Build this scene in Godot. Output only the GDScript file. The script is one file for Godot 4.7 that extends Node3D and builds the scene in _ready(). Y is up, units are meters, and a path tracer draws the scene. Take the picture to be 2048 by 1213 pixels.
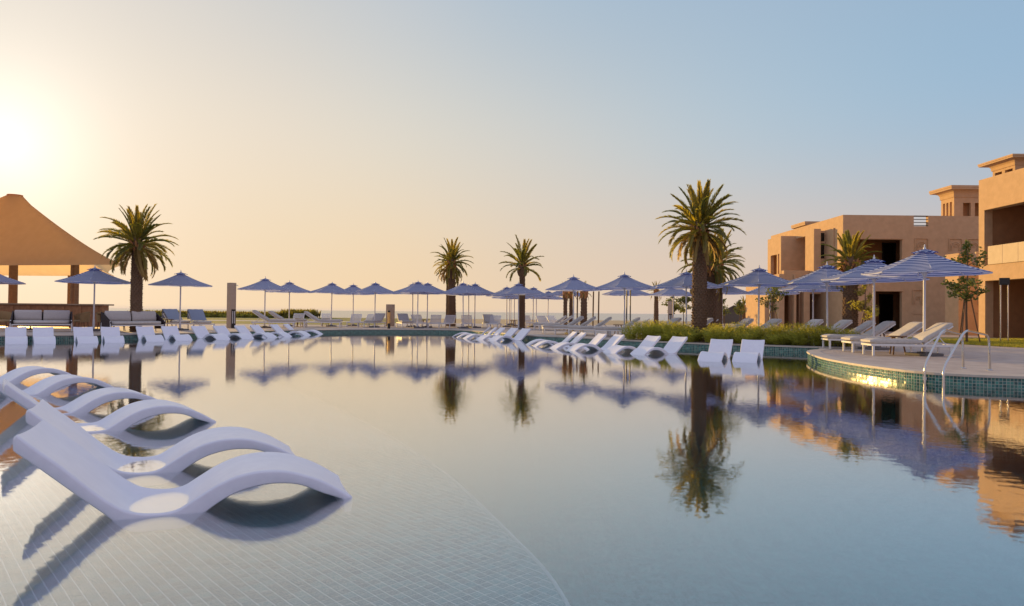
extends Node3D

# ---------------------------------------------------------------- shapes
class Shape:
	var v := PackedVector3Array()
	var n := PackedVector3Array()
	var t := PackedVector2Array()
	var c := PackedColorArray()
	var ix := PackedInt32Array()
	var tint := Color.WHITE
	var tinted := false

	func add(p: Vector3, nn: Vector3, uv := Vector2.ZERO) -> int:
		v.append(p); n.append(nn); t.append(uv); c.append(tint)
		return v.size() - 1

	# a convex flat polygon that faces along «out»
	func poly(pts: Array, out: Vector3, uvs: Array = []) -> void:
		var nn: Vector3 = (pts[1] - pts[0]).cross(pts[2] - pts[0]).normalized()
		if nn.length() < 0.5 and pts.size() > 3:
			nn = (pts[2] - pts[0]).cross(pts[3] - pts[0]).normalized()
		var flip := nn.dot(out) < 0.0
		if flip:
			nn = -nn
		var first := v.size()
		for i in pts.size():
			add(pts[i], nn, uvs[i] if uvs.size() else Vector2.ZERO)
		for i in range(1, pts.size() - 1):
			if flip:
				ix.append_array([first, first + i, first + i + 1])
			else:
				ix.append_array([first, first + i + 1, first + i])

	func quad(a: Vector3, b: Vector3, cc: Vector3, d: Vector3, out: Vector3) -> void:
		poly([a, b, cc, d], out)

	func box(at: Vector3, size: Vector3, bevel := 0.0, turn := Basis()) -> void:
		var h := size * 0.5
		var e := minf(bevel, minf(h.x, minf(h.y, h.z)) * 0.95)
		for axis in 3:
			for s in [-1.0, 1.0]:
				var a := (axis + 1) % 3
				var b := (axis + 2) % 3
				var pts := []
				for k in [[-1, -1], [1, -1], [1, 1], [-1, 1]]:
					var p := Vector3.ZERO
					p[axis] = s * h[axis]
					p[a] = k[0] * (h[a] - e)
					p[b] = k[1] * (h[b] - e)
					pts.append(at + turn * p)
				var o := Vector3.ZERO
				o[axis] = s
				poly(pts, turn * o)
		if e <= 0.0:
			return
		for axis in 3:
			var a := (axis + 1) % 3
			var b := (axis + 2) % 3
			for sa in [-1.0, 1.0]:
				for sb in [-1.0, 1.0]:
					var pts := []
					for k in [[-1, 0], [1, 0], [1, 1], [-1, 1]]:
						var p := Vector3.ZERO
						p[axis] = k[0] * (h[axis] - e)
						p[a] = sa * (h[a] - (e if k[1] == 1 else 0.0))
						p[b] = sb * (h[b] - (0.0 if k[1] == 1 else e))
						pts.append(at + turn * p)
					var o := Vector3.ZERO
					o[a] = sa
					o[b] = sb
					poly(pts, turn * o)
		for sx in [-1.0, 1.0]:
			for sy in [-1.0, 1.0]:
				for sz in [-1.0, 1.0]:
					var s := Vector3(sx, sy, sz)
					poly([at + turn * (s * (h - Vector3(0, e, e))), at + turn * (s * (h - Vector3(e, 0, e))), at + turn * (s * (h - Vector3(e, e, 0)))], turn * s)

	# from two corners
	func block(lo: Vector3, hi: Vector3, bevel := 0.0) -> void:
		box((lo + hi) * 0.5, (hi - lo).abs(), bevel)

	# smooth surface through rows of points; wound so that normals lean along «out» at the middle, or away from «centre»
	func grid(rows: Array, wrap := false, flip := false, uvx := 1.0, uvy := 1.0) -> void:
		var m: int = rows.size()
		var w: int = rows[0].size()
		var nn := []
		for i in m:
			var line := PackedVector3Array()
			line.resize(w)
			nn.append(line)
		for i in m - 1:
			for j in (w if wrap else w - 1):
				var k := (j + 1) % w
				var d: Vector3 = (rows[i + 1][k] - rows[i][j]).cross(rows[i + 1][j] - rows[i][k])
				for q in [[i, j], [i, k], [i + 1, j], [i + 1, k]]:
					nn[q[0]][q[1]] += d
		var first := v.size()
		var wide := w + 1 if wrap else w
		for i in m:
			for j in wide:
				var d: Vector3 = nn[i][j % w].normalized()
				add(rows[i][j % w], -d if flip else d, Vector2(uvx * j / (wide - 1.0), uvy * i / (m - 1.0)))
		for i in m - 1:
			for j in wide - 1:
				var a := first + i * wide + j
				var b := a + 1
				var cc := a + wide
				var d := cc + 1
				if flip:
					ix.append_array([a, b, d, a, d, cc])
				else:
					ix.append_array([a, d, b, a, cc, d])

	# round bar through points; radius one number or one per point
	func tube(pts: Array, radius, sides := 8, cap := true) -> void:
		var rows := []
		var last := Vector3.ZERO
		for i in pts.size():
			var d: Vector3 = ((pts[mini(i + 1, pts.size() - 1)] as Vector3) - (pts[maxi(i - 1, 0)] as Vector3)).normalized()
			var a := last - d * last.dot(d)
			if a.length() < 0.01:
				a = d.cross(Vector3.RIGHT if absf(d.x) < 0.8 else Vector3.FORWARD)
			a = a.normalized()
			last = a
			var b := d.cross(a)
			var r: float = radius[i] if radius is Array else radius
			var line := PackedVector3Array()
			for k in sides:
				var w := TAU * k / sides
				line.append(pts[i] + (a * cos(w) + b * sin(w)) * r)
			rows.append(line)
		grid(rows, true, false)
		if cap:
			for e in [0, pts.size() - 1]:
				var ring := []
				for k in sides:
					ring.append(rows[e][k])
				var o: Vector3 = pts[0] - pts[1] if e == 0 else pts[-1] - pts[-2]
				poly(ring, o)

	# turned shape about a vertical axis: profile of (radius, height) from bottom to top
	func lathe(at: Vector3, profile: Array, sides := 16) -> void:
		var rows := []
		for p in profile:
			var line := PackedVector3Array()
			for k in sides:
				var w := TAU * k / sides
				line.append(at + Vector3(p.x * cos(w), p.y, p.x * sin(w)))
			rows.append(line)
		grid(rows, true, true)
		if profile[0].x > 0.001:
			var ring := []
			for k in sides:
				ring.append(rows[0][k])
			poly(ring, Vector3.DOWN)
		if profile[-1].x > 0.001:
			var ring := []
			for k in sides:
				ring.append(rows[-1][k])
			poly(ring, Vector3.UP)

	func flat(outline: PackedVector2Array, y: float, up := true, uvs := 1.0) -> void:
		var tri := Geometry2D.triangulate_polygon(outline)
		var first := v.size()
		for p in outline:
			add(Vector3(p.x, y, p.y), Vector3.UP if up else Vector3.DOWN, p * uvs)
		for i in range(0, tri.size(), 3):
			var a := outline[tri[i]]
			var b := outline[tri[i + 1]]
			var d := outline[tri[i + 2]]
			var turn := (b - a).cross(d - a)
			if (turn > 0.0) == up:
				ix.append_array([first + tri[i], first + tri[i + 1], first + tri[i + 2]])
			else:
				ix.append_array([first + tri[i], first + tri[i + 2], first + tri[i + 1]])

	func mesh() -> ArrayMesh:
		var a := []
		a.resize(Mesh.ARRAY_MAX)
		a[Mesh.ARRAY_VERTEX] = v
		a[Mesh.ARRAY_NORMAL] = n
		a[Mesh.ARRAY_TEX_UV] = t
		if tinted:
			a[Mesh.ARRAY_COLOR] = c
		a[Mesh.ARRAY_INDEX] = ix
		var m := ArrayMesh.new()
		m.add_surface_from_arrays(Mesh.PRIMITIVE_TRIANGLES, a)
		return m

# ---------------------------------------------------------------- objects
var M := {}
var taken := {}
var rng := RandomNumberGenerator.new()

func numbered(called: String) -> String:
	var k: int = taken.get(called, 0)
	taken[called] = k + 1
	return called if k == 0 else "%s_%03d" % [called, k]

func tag(o: Node3D, label: String, category: String, group := "") -> Node3D:
	o.set_meta("label", label)
	o.set_meta("category", category)
	if group:
		o.set_meta("group", group)
	return o

func thing(called: String, label: String, category: String, at := Vector3.ZERO, turn := 0.0, group := "") -> Node3D:
	var o := Node3D.new()
	o.name = numbered(called)
	add_child(o)
	o.position = at
	o.rotation.y = turn
	return tag(o, label, category, group)

func part(called: String, shape, material: Material, parent: Node3D, at := Transform3D()) -> MeshInstance3D:
	var o := MeshInstance3D.new()
	o.mesh = shape.mesh() if shape is Shape else shape
	o.material_override = material
	if parent == self:
		o.name = numbered(called)
		add_child(o)
	else:
		# parts of one thing: the second is called name_001
		var k := 0
		var nm := called
		while parent.has_node(NodePath(nm)):
			k += 1
			nm = "%s_%03d" % [called, k]
		o.name = nm
		parent.add_child(o)
	o.transform = at
	return o

func setting(called: String, shape, material: Material, label: String) -> MeshInstance3D:
	var o := part(called, shape, material, self)
	o.set_meta("kind", "structure")
	o.set_meta("label", label)
	return o

func copy(o: Node3D, at: Vector3, turn: float, label: String, size := 1.0) -> Node3D:
	var base: String = o.get_meta("base_name")
	var r: Node3D = o.duplicate()
	r.name = numbered(base)
	add_child(r)
	r.position = at
	r.rotation = Vector3(0, turn, 0)
	r.scale = Vector3.ONE * size
	r.set_meta("label", label)
	return r

# ---------------------------------------------------------------- materials
func lin(r: float, g: float, b: float, a := 1.0) -> Color:
	var k := Color(r, g, b).linear_to_srgb()
	k.a = a
	return k

func plain(called: String, r: float, g: float, b: float, rough := 0.7, metal := 0.0) -> StandardMaterial3D:
	var m := StandardMaterial3D.new()
	m.resource_name = called
	m.albedo_color = lin(r, g, b)
	m.roughness = rough
	m.metallic = metal
	M[called] = m
	return m

func noise_tex(seed_: int, freq: float, size: int, lo: Color, hi: Color, octaves := 4) -> NoiseTexture2D:
	var f := FastNoiseLite.new()
	f.seed = seed_
	f.noise_type = FastNoiseLite.TYPE_SIMPLEX_SMOOTH
	f.frequency = freq
	f.fractal_octaves = octaves
	var x := NoiseTexture2D.new()
	x.width = size
	x.height = size
	x.seamless = true
	x.generate_mipmaps = false
	x.noise = f
	var g := Gradient.new()
	g.set_color(0, lo)
	g.set_color(1, hi)
	x.color_ramp = g
	return x

# a matt surface with mottled colour and fine relief, mapped by place in the world
func rough_stuff(called: String, lo: Color, hi: Color, scale: float, relief_cm: float, seed_: int, rough := 0.85, freq := 0.02, own := false) -> StandardMaterial3D:
	var m := StandardMaterial3D.new()
	m.resource_name = called
	m.albedo_texture = noise_tex(seed_, freq, 256, lo, hi)
	m.roughness = rough
	m.uv1_triplanar = true
	m.uv1_world_triplanar = not own
	m.uv1_scale = Vector3.ONE * scale
	if relief_cm > 0.0:
		m.heightmap_enabled = true
		m.heightmap_scale = relief_cm
		m.heightmap_texture = noise_tex(seed_ + 7, freq * 3.0, 256, Color.BLACK, Color.WHITE)
	M[called] = m
	return m

func stripes_tex(bands: int, white: Color, blue: Color) -> ImageTexture:
	var im := Image.create(8, 1024, false, Image.FORMAT_RGB8)
	for y in 1024:
		var p := fmod(y / 1024.0 * bands, 1.0)
		var k := smoothstep(0.46, 0.5, p) * (1.0 - smoothstep(0.96, 1.0, p))
		for x in 8:
			im.set_pixel(x, y, white.lerp(blue, k))
	return ImageTexture.create_from_image(im)

# square mosaic with pale joints, «cells» tiles to a side
func tile_tex(cells: int, size: int, colors: Array, joint: Color, gap: float, seed_: int) -> Array:
	var r := RandomNumberGenerator.new()
	r.seed = seed_
	var im := Image.create(size, size, false, Image.FORMAT_RGB8)
	var up := Image.create(size, size, false, Image.FORMAT_RGB8)
	var pick := []
	var lean := []
	for i in cells * cells:
		lean.append(Vector2(r.randf_range(-1, 1), r.randf_range(-1, 1)))
		var a: Color = colors[r.randi() % colors.size()]
		pick.append(a * r.randf_range(0.82, 1.15))
	for y in size:
		for x in size:
			var fx := float(x) / size * cells
			var fy := float(y) / size * cells
			var ex := minf(fx - floorf(fx), ceilf(fx + 1e-6) - fx)
			var ey := minf(fy - floorf(fy), ceilf(fy + 1e-6) - fy)
			var e := minf(ex, ey)
			var k := smoothstep(gap * 0.6, gap * 1.3, e)
			var t: Color = pick[int(fy) % cells * cells + int(fx) % cells]
			im.set_pixel(x, y, joint.lerp(t, k))
			var q: Vector2 = lean[int(fy) % cells * cells + int(fx) % cells]
			var hgt := k * (0.62 + 0.36 * (q.x * (fx - floorf(fx) - 0.5) + q.y * (fy - floorf(fy) - 0.5)))
			up.set_pixel(x, y, Color(hgt, hgt, hgt))
	return [ImageTexture.create_from_image(im), ImageTexture.create_from_image(up)]

func make_materials() -> void:
	var m: StandardMaterial3D
	rough_stuff("moulded_white", lin(0.80, 0.79, 0.87), lin(0.87, 0.86, 0.93), 1.1, 0.02, 20, 0.42, 0.03, true)
	plain("white_paint", 0.78, 0.76, 0.74, 0.4)
	plain("pole_white", 0.72, 0.70, 0.70, 0.35)
	plain("dark_metal", 0.035, 0.03, 0.028, 0.45, 0.3)
	plain("steel", 0.62, 0.60, 0.58, 0.12, 1.0)
	plain("brass", 0.75, 0.50, 0.20, 0.22, 1.0)
	plain("dark_opening", 0.012, 0.010, 0.009, 0.08)
	plain("umbrella_base", 0.16, 0.15, 0.15, 0.7)
	rough_stuff("cushion", lin(0.50, 0.46, 0.42), lin(0.64, 0.60, 0.55), 1.2, 0.25, 21, 0.9, 0.03, true)
	rough_stuff("pillow", lin(0.40, 0.36, 0.34), lin(0.72, 0.67, 0.63), 2.4, 0.3, 22, 0.95, 0.06, true)
	rough_stuff("towel", lin(0.22, 0.26, 0.36), lin(0.33, 0.37, 0.47), 3.0, 0.5, 23, 1.0, 0.08, true)
	rough_stuff("teak", lin(0.14, 0.07, 0.03), lin(0.26, 0.14, 0.065), 2.0, 0.1, 24, 0.65, 0.02, true)
	rough_stuff("wicker", lin(0.28, 0.17, 0.07), lin(0.55, 0.37, 0.18), 5.0, 0.6, 25, 0.8, 0.08, true)
	rough_stuff("dark_wicker", lin(0.012, 0.006, 0.008), lin(0.06, 0.03, 0.035), 5.0, 0.6, 26, 0.7, 0.08, true)
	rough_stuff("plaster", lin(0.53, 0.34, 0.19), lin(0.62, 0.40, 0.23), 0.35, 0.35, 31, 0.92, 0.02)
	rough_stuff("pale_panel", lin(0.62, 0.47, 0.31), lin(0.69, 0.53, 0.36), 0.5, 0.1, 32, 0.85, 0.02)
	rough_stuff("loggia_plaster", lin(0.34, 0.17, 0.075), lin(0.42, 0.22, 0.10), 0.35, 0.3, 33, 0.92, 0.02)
	rough_stuff("paving", lin(0.40, 0.32, 0.27), lin(0.58, 0.49, 0.42), 0.30, 0.05, 34, 0.62, 0.02)
	rough_stuff("coping", lin(0.50, 0.42, 0.34), lin(0.60, 0.51, 0.43), 0.8, 0.05, 35, 0.6, 0.03)
	rough_stuff("sand", lin(0.36, 0.26, 0.15), lin(0.48, 0.36, 0.22), 0.05, 1.5, 36, 0.95, 0.02)
	rough_stuff("lawn_soil", lin(0.11, 0.13, 0.03), lin(0.22, 0.20, 0.06), 0.3, 1.0, 37, 0.95, 0.05)
	rough_stuff("soil", lin(0.06, 0.035, 0.02), lin(0.13, 0.08, 0.045), 1.0, 1.0, 38, 0.95, 0.05)
	rough_stuff("palm_bark", lin(0.11, 0.062, 0.036), lin(0.30, 0.185, 0.105), 1.6, 1.2, 39, 0.95, 0.06, true)
	rough_stuff("bark", lin(0.10, 0.06, 0.035), lin(0.22, 0.14, 0.08), 3.0, 0.4, 40, 0.9, 0.06, true)
	rough_stuff("tan_stone", lin(0.46, 0.34, 0.24), lin(0.56, 0.43, 0.32), 1.0, 0.1, 41, 0.8, 0.04, true)
	rough_stuff("tent_cloth", lin(0.87, 0.69, 0.48), lin(0.94, 0.77, 0.55), 0.4, 0.05, 42, 0.75, 0.02, true)
	M.tent_cloth.backlight_enabled = true
	M.tent_cloth.backlight = lin(1.8, 1.45, 0.92)
	rough_stuff("post_wood", lin(0.24, 0.13, 0.06), lin(0.36, 0.21, 0.11), 1.0, 0.2, 45, 0.7, 0.02, true)
	rough_stuff("counter_wood", lin(0.26, 0.11, 0.04), lin(0.42, 0.19, 0.07), 0.8, 0.1, 43, 0.5, 0.02, true)
	rough_stuff("counter_top", lin(0.30, 0.20, 0.12), lin(0.40, 0.28, 0.18), 0.8, 0.05, 44, 0.4, 0.02, true)
	# fabric of the parasols
	m = plain("stripe_fabric", 1, 1, 1, 0.85)
	m.albedo_texture = stripes_tex(12, lin(0.84, 0.86, 0.92), lin(0.025, 0.075, 0.33))
	m.backlight_enabled = true
	m.backlight = Color(0.80, 0.84, 1.0)
	m = plain("frond_green", 0.23, 0.19, 0.055, 0.5)
	m.backlight_enabled = true
	m.backlight = Color(0.85, 0.78, 0.25)
	m = plain("frond_dark", 0.13, 0.115, 0.042, 0.5)
	m.backlight_enabled = true
	m.backlight = Color(0.7, 0.7, 0.25)
	m = plain("frond_old", 0.40, 0.25, 0.075, 0.65)
	m.backlight_enabled = true
	m.backlight = Color(0.4, 0.35, 0.15)
	plain("frond_stub", 0.52, 0.24, 0.09, 0.8)
	for k in [["leaf_green", 0.16, 0.18, 0.026], ["leaf_light", 0.215, 0.225, 0.036], ["leaf_olive", 0.18, 0.17, 0.05], ["dune_leaf", 0.10, 0.085, 0.03], ["leaf_dry", 0.16, 0.12, 0.05], ["tree_leaf", 0.07, 0.095, 0.022], ["tree_leaf_light", 0.12, 0.14, 0.03]]:
		m = plain(k[0], k[1], k[2], k[3], 0.6)
		m.backlight_enabled = true
		m.backlight = Color(0.85, 0.82, 0.3) if not k[0].begins_with("tree_leaf") else Color(0.5, 0.5, 0.2)
	# mosaic
	var teal := [lin(0.022, 0.115, 0.105), lin(0.035, 0.16, 0.14), lin(0.055, 0.21, 0.175), lin(0.03, 0.14, 0.135), lin(0.09, 0.27, 0.22)]
	var tt := tile_tex(8, 512, teal, lin(0.55, 0.55, 0.46), 0.07, 5)
	m = plain("wall_mosaic", 1, 1, 1, 0.2)
	m.albedo_texture = tt[0]
	m.heightmap_enabled = true
	m.heightmap_scale = 0.9
	m.heightmap_texture = tt[1]
	var floor_colors := [lin(0.014, 0.115, 0.150), lin(0.024, 0.150, 0.185), lin(0.010, 0.088, 0.120)]
	tt = tile_tex(8, 512, floor_colors, lin(0.42, 0.55, 0.59), 0.06, 6)
	m = plain("floor_mosaic", 1, 1, 1, 0.5)
	m.albedo_texture = tt[0]
	tt = tile_tex(8, 512, [lin(0.012, 0.085, 0.086), lin(0.015, 0.097, 0.097), lin(0.010, 0.075, 0.077)], lin(0.055, 0.145, 0.15), 0.045, 8)
	m = plain("deep_mosaic", 1, 1, 1, 0.5)
	m.albedo_texture = tt[0]
	plain("grout", 0.42, 0.55, 0.59, 0.8)
	for i in 3:
		m = plain("floor_tile_%d" % i, 1, 1, 1, 0.4)
		m.albedo_color = floor_colors[i]
	plain("tile_tinted", 1, 1, 1, 0.4).vertex_color_use_as_albedo = true
	for k in ["floor_mosaic", "deep_mosaic", "grout", "floor_tile_0", "floor_tile_1", "floor_tile_2", "tile_tinted"]:
		M[k].roughness = 0.9
		M[k].metallic_specular = 0.05
	plain("edge_trim", 0.22, 0.32, 0.36, 0.5)
	# water: clear sheet with a rippled face
	m = plain("water", 0.9, 0.97, 0.98, 0.0)
	m.albedo_color = Color(0.9, 0.97, 0.98, 0.0)
	m.transparency = BaseMaterial3D.TRANSPARENCY_ALPHA
	m.normal_enabled = true
	m.normal_texture = ripple_tex(11, 0.016, 2.4)
	m.normal_scale = 0.08
	m.uv1_scale = Vector3(0.30, 0.62, 0.42)
	m = plain("sea_water", 0.10, 0.16, 0.20, 0.18)
	m.metallic_specular = 0.6
	m.normal_enabled = true
	m.normal_texture = M.water.normal_texture
	m.normal_scale = 0.35
	m.uv1_scale = Vector3(0.02, 0.02, 0.02)

func ripple_tex(seed_: int, freq: float, strength: float) -> ImageTexture:
	var f := FastNoiseLite.new()
	f.seed = seed_
	f.noise_type = FastNoiseLite.TYPE_SIMPLEX_SMOOTH
	f.frequency = freq
	f.fractal_octaves = 3
	f.fractal_gain = 0.45
	var im := f.get_seamless_image(1024, 1024, false, false, 0.1)
	im.convert(Image.FORMAT_RGBA8)
	im.bump_map_to_normal_map(strength)
	return ImageTexture.create_from_image(im)

# the evening sky: cream round the sun, brightened and pinker overhead and behind to light the loungers
func sky_image(sun: Vector3) -> ImageTexture:
	var w := 1024
	var h := 512
	var im := Image.create(w, h, false, Image.FORMAT_RGBF)
	var flat_sun := Vector2(sun.x, sun.z).normalized()
	for y in h:
		var e := PI * (0.5 - (y + 0.5) / h)
		for x in w:
			var a := TAU * (x + 0.5) / w
			var d := Vector3(sin(a) * cos(e), sin(e), -cos(a) * cos(e))
			var c := sky_color(d, sun, flat_sun)
			im.set_pixel(x, y, c)
	return ImageTexture.create_from_image(im)

const SKY_TURN := [0.0, 9.0, 17.0, 27.0, 37.0, 57.0, 73.0, 107.0, 180.0]
const SKY_HIGH := [0.0, 3.0, 13.6, 24.5, 50.0, 90.0]
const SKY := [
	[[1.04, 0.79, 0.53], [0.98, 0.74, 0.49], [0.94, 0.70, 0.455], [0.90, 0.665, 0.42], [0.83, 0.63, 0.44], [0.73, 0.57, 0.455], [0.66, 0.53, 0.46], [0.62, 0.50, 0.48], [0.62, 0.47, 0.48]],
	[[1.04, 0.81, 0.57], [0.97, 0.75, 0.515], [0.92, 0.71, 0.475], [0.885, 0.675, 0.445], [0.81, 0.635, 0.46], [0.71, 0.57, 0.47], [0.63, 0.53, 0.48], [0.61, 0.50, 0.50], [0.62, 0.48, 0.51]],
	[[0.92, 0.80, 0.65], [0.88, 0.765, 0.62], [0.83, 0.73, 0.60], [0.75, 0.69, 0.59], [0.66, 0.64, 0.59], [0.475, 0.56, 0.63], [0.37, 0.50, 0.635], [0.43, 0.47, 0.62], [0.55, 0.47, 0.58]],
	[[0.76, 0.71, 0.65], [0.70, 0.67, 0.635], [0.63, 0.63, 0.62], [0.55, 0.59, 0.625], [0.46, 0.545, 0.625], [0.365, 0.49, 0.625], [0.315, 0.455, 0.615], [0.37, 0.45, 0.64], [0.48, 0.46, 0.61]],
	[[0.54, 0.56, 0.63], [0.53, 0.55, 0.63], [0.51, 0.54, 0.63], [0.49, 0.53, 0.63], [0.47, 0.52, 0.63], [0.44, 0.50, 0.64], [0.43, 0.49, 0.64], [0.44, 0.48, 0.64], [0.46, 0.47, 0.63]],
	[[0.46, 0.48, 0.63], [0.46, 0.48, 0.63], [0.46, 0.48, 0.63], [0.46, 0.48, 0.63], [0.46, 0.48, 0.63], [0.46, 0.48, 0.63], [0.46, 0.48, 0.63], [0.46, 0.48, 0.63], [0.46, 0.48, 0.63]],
]

func sky_row(row: Array, turn: float) -> Color:
	var k := 0
	while k < SKY_TURN.size() - 2 and turn > SKY_TURN[k + 1]:
		k += 1
	var f: float = (turn - SKY_TURN[k]) / (SKY_TURN[k + 1] - SKY_TURN[k])
	var a: Array = row[maxi(k - 1, 0)]
	var b: Array = row[k]
	var c: Array = row[k + 1]
	var d: Array = row[mini(k + 2, SKY_TURN.size() - 1)]
	var ta: float = SKY_TURN[maxi(k - 1, 0)] - SKY_TURN[k]
	var tc: float = SKY_TURN[k + 1] - SKY_TURN[k]
	var td: float = SKY_TURN[mini(k + 2, SKY_TURN.size() - 1)] - SKY_TURN[k]
	if k == 0:
		ta = -tc
		a = c
	if td <= tc:
		td = tc * 2.0
		d = b
	var out := []
	for i in 3:
		out.append(cubic_interpolate_in_time(b[i], c[i], a[i], d[i], f, tc, ta, td))
	return Color(out[0], out[1], out[2])

func sky_color(d: Vector3, sun: Vector3, flat_sun: Vector2) -> Color:
	var e := rad_to_deg(asin(clampf(d.y, 0.0, 1.0)))
	var turn := rad_to_deg(acos(clampf(Vector2(d.x, d.z).normalized().dot(flat_sun), -1.0, 1.0)))
	var low_sun := Vector3(sun.x, sun.y + 0.085, sun.z).normalized()
	var off := rad_to_deg(acos(clampf(d.dot(low_sun), -1.0, 1.0)))
	var k := 0
	while k < SKY_HIGH.size() - 2 and e > SKY_HIGH[k + 1]:
		k += 1
	var f: float = clampf((e - SKY_HIGH[k]) / (SKY_HIGH[k + 1] - SKY_HIGH[k]), 0.0, 1.0)
	var b := sky_row(SKY[k], turn)
	var c := sky_row(SKY[k + 1], turn)
	var a := sky_row(SKY[k - 1], turn) if k else b
	var g := sky_row(SKY[k + 2], turn) if k + 2 < SKY.size() else c
	var tc: float = SKY_HIGH[k + 1] - SKY_HIGH[k]
	var ta: float = SKY_HIGH[k - 1] - SKY_HIGH[k] if k else -tc
	var td: float = SKY_HIGH[k + 2] - SKY_HIGH[k] if k + 2 < SKY.size() else tc * 2.0
	var out := Color(cubic_interpolate_in_time(b.r, c.r, a.r, g.r, f, tc, ta, td), cubic_interpolate_in_time(b.g, c.g, a.g, g.g, f, tc, ta, td), cubic_interpolate_in_time(b.b, c.b, a.b, g.b, f, tc, ta, td))
	# the veil of light round the sun
	out += Color(1.0, 0.94, 0.85) * 0.55 * exp(-pow(off / 4.2, 1.15))
	return out

func _ready() -> void:
	rng.seed = 7
	# camera
	var cam := Camera3D.new()
	cam.name = "camera"
	cam.fov = 48.10
	cam.near = 0.1
	cam.far = 12000.0
	cam.position = Vector3(0, 1.2, 0)
	cam.rotation_degrees = Vector3(0.78, 0, 0.59)
	add_child(cam)
	cam.current = true
	# sky, sun and exposure
	var az := deg_to_rad(-37.0)
	var el := deg_to_rad(6.3)
	var sun_dir := Vector3(sin(az) * cos(el), sin(el), -cos(az) * cos(el))
	var env := Environment.new()
	env.background_mode = Environment.BG_SKY
	var pan := PanoramaSkyMaterial.new()
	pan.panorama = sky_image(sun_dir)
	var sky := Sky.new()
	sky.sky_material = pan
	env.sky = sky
	env.tonemap_mode = Environment.TONE_MAPPER_LINEAR
	env.tonemap_exposure = 1.0
	env.sdfgi_enabled = true
	env.ssao_enabled = true
	env.ssil_enabled = true
	var world := WorldEnvironment.new()
	world.name = "world_environment"
	world.environment = env
	add_child(world)
	var sun := DirectionalLight3D.new()
	sun.name = "sun"
	sun.light_color = Color(1.0, 0.81, 0.45)
	sun.light_energy = 1.6
	sun.light_angular_distance = 0.6
	sun.shadow_enabled = true
	add_child(sun)
	sun.look_at_from_position(sun_dir * 50.0, Vector3.ZERO)

	make_materials()
	build_ground()
	build_pool()
	build_buildings()
	build_tent_bar()
	build_palms()
	build_plants()
	build_umbrellas()
	build_pool_loungers()
	build_deck_loungers()
	build_furniture()

# ---------------------------------------------------------------- ground and pool
const DECK := 0.2
var pool := PackedVector2Array()
var shelf := PackedVector2Array()

func smooth(pts: Array, steps: int) -> PackedVector2Array:
	var out := PackedVector2Array()
	for i in pts.size() - 1:
		var a: Vector2 = pts[maxi(i - 1, 0)]
		var b: Vector2 = pts[i]
		var c: Vector2 = pts[i + 1]
		var d: Vector2 = pts[mini(i + 2, pts.size() - 1)]
		for k in steps:
			out.append(b.cubic_interpolate(c, a, d, float(k) / steps))
	out.append(pts[-1])
	return out

func v2(flat: Array) -> Array:
	var out := []
	for i in range(0, flat.size(), 2):
		out.append(Vector2(flat[i], flat[i + 1]))
	return out

func sheet(called: String, outline: PackedVector2Array, y: float, m: Material, label: String, uvs := 1.0) -> MeshInstance3D:
	var s := Shape.new()
	s.flat(outline, y, true, uvs)
	return setting(called, s, m, label)

func rect(x0: float, z0: float, x1: float, z1: float) -> PackedVector2Array:
	return PackedVector2Array([Vector2(x0, z0), Vector2(x1, z0), Vector2(x1, z1), Vector2(x0, z1)])

func build_ground() -> void:
	var far_edge := smooth(v2([-24.5, -18.0, -21.5, -21.2, -18.63, -23.39, -16.63, -24.5, -15.4, -25.43, -14.34, -26.96, -13.37, -28.5, -11.93, -32.23, -9.8, -35.13, -7.18, -37.04, -3.4, -37.49, -1.0, -34.0, 0.7, -29.7, 2.4, -28.2, 4.13, -25.6, 6.37, -23.4, 8.34, -22.38, 9.69, -21.4]), 4)
	var platform := smooth(v2([9.2, -20.2, 8.38, -19.19, 7.81, -17.71, 7.37, -16.08, 7.22, -14.91, 7.18, -14.19, 7.22, -13.29, 7.37, -12.41, 7.8, -11.85, 8.7, -11.49, 10.5, -11.1, 14.0, -10.6, 20.0, -9.5, 27.0, -6.0, 30.0, 0.0, 30.0, 6.0]), 4)
	pool = far_edge
	pool.append_array(platform)
	pool.append(Vector2(-25.0, 6.0))
	# ground: sheets round the paved terrace
	var s := Shape.new()
	for r in [rect(-400, -96, 400, -58), rect(-400, -58, -70, 60), rect(70, -58, 400, 60), rect(-70, 20, 70, 60)]:
		s.flat(r, 0.192)
	s.poly([Vector3(-400, 0.192, -96), Vector3(400, 0.192, -96), Vector3(400, -2.2, -110), Vector3(-400, -2.2, -110)], Vector3(0, 1, -1))
	setting("ground", s, M.sand, "sandy ground between the terrace and the sea")
	s = Shape.new()
	for half in [rect(-70, -58, 0, 20), rect(0, -58, 70, 20)]:
		for p in Geometry2D.clip_polygons(half, pool):
			s.flat(p, DECK)
	setting("pool_terrace", s, M.paving, "pale stone paving of the terrace round the pool")
	s = Shape.new()
	s.flat(rect(-6000, -9000, 6000, -100), -1.6)
	setting("sea", s, M.sea_water, "calm pale sea out to the horizon")
	sheet("lawn", rect(-62, -92, -9.5, -47), DECK + 0.004, M.lawn_soil, "dry lawn behind the left terrace")
	sheet("path", rect(-62, -62.5, -12, -58.5), DECK + 0.008, M.coping, "pale path across the dry lawn")
	sheet("lawn_strip", PackedVector2Array([Vector2(17.0, -27.5), Vector2(16.3, -25.0), Vector2(16.8, -22.6), Vector2(17.4, -20.6), Vector2(22.6, -15.0), Vector2(22.9, -33.0), Vector2(18.5, -33.0)]), DECK + 0.004, M.lawn_soil, "strip of lawn along the right building")

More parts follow.
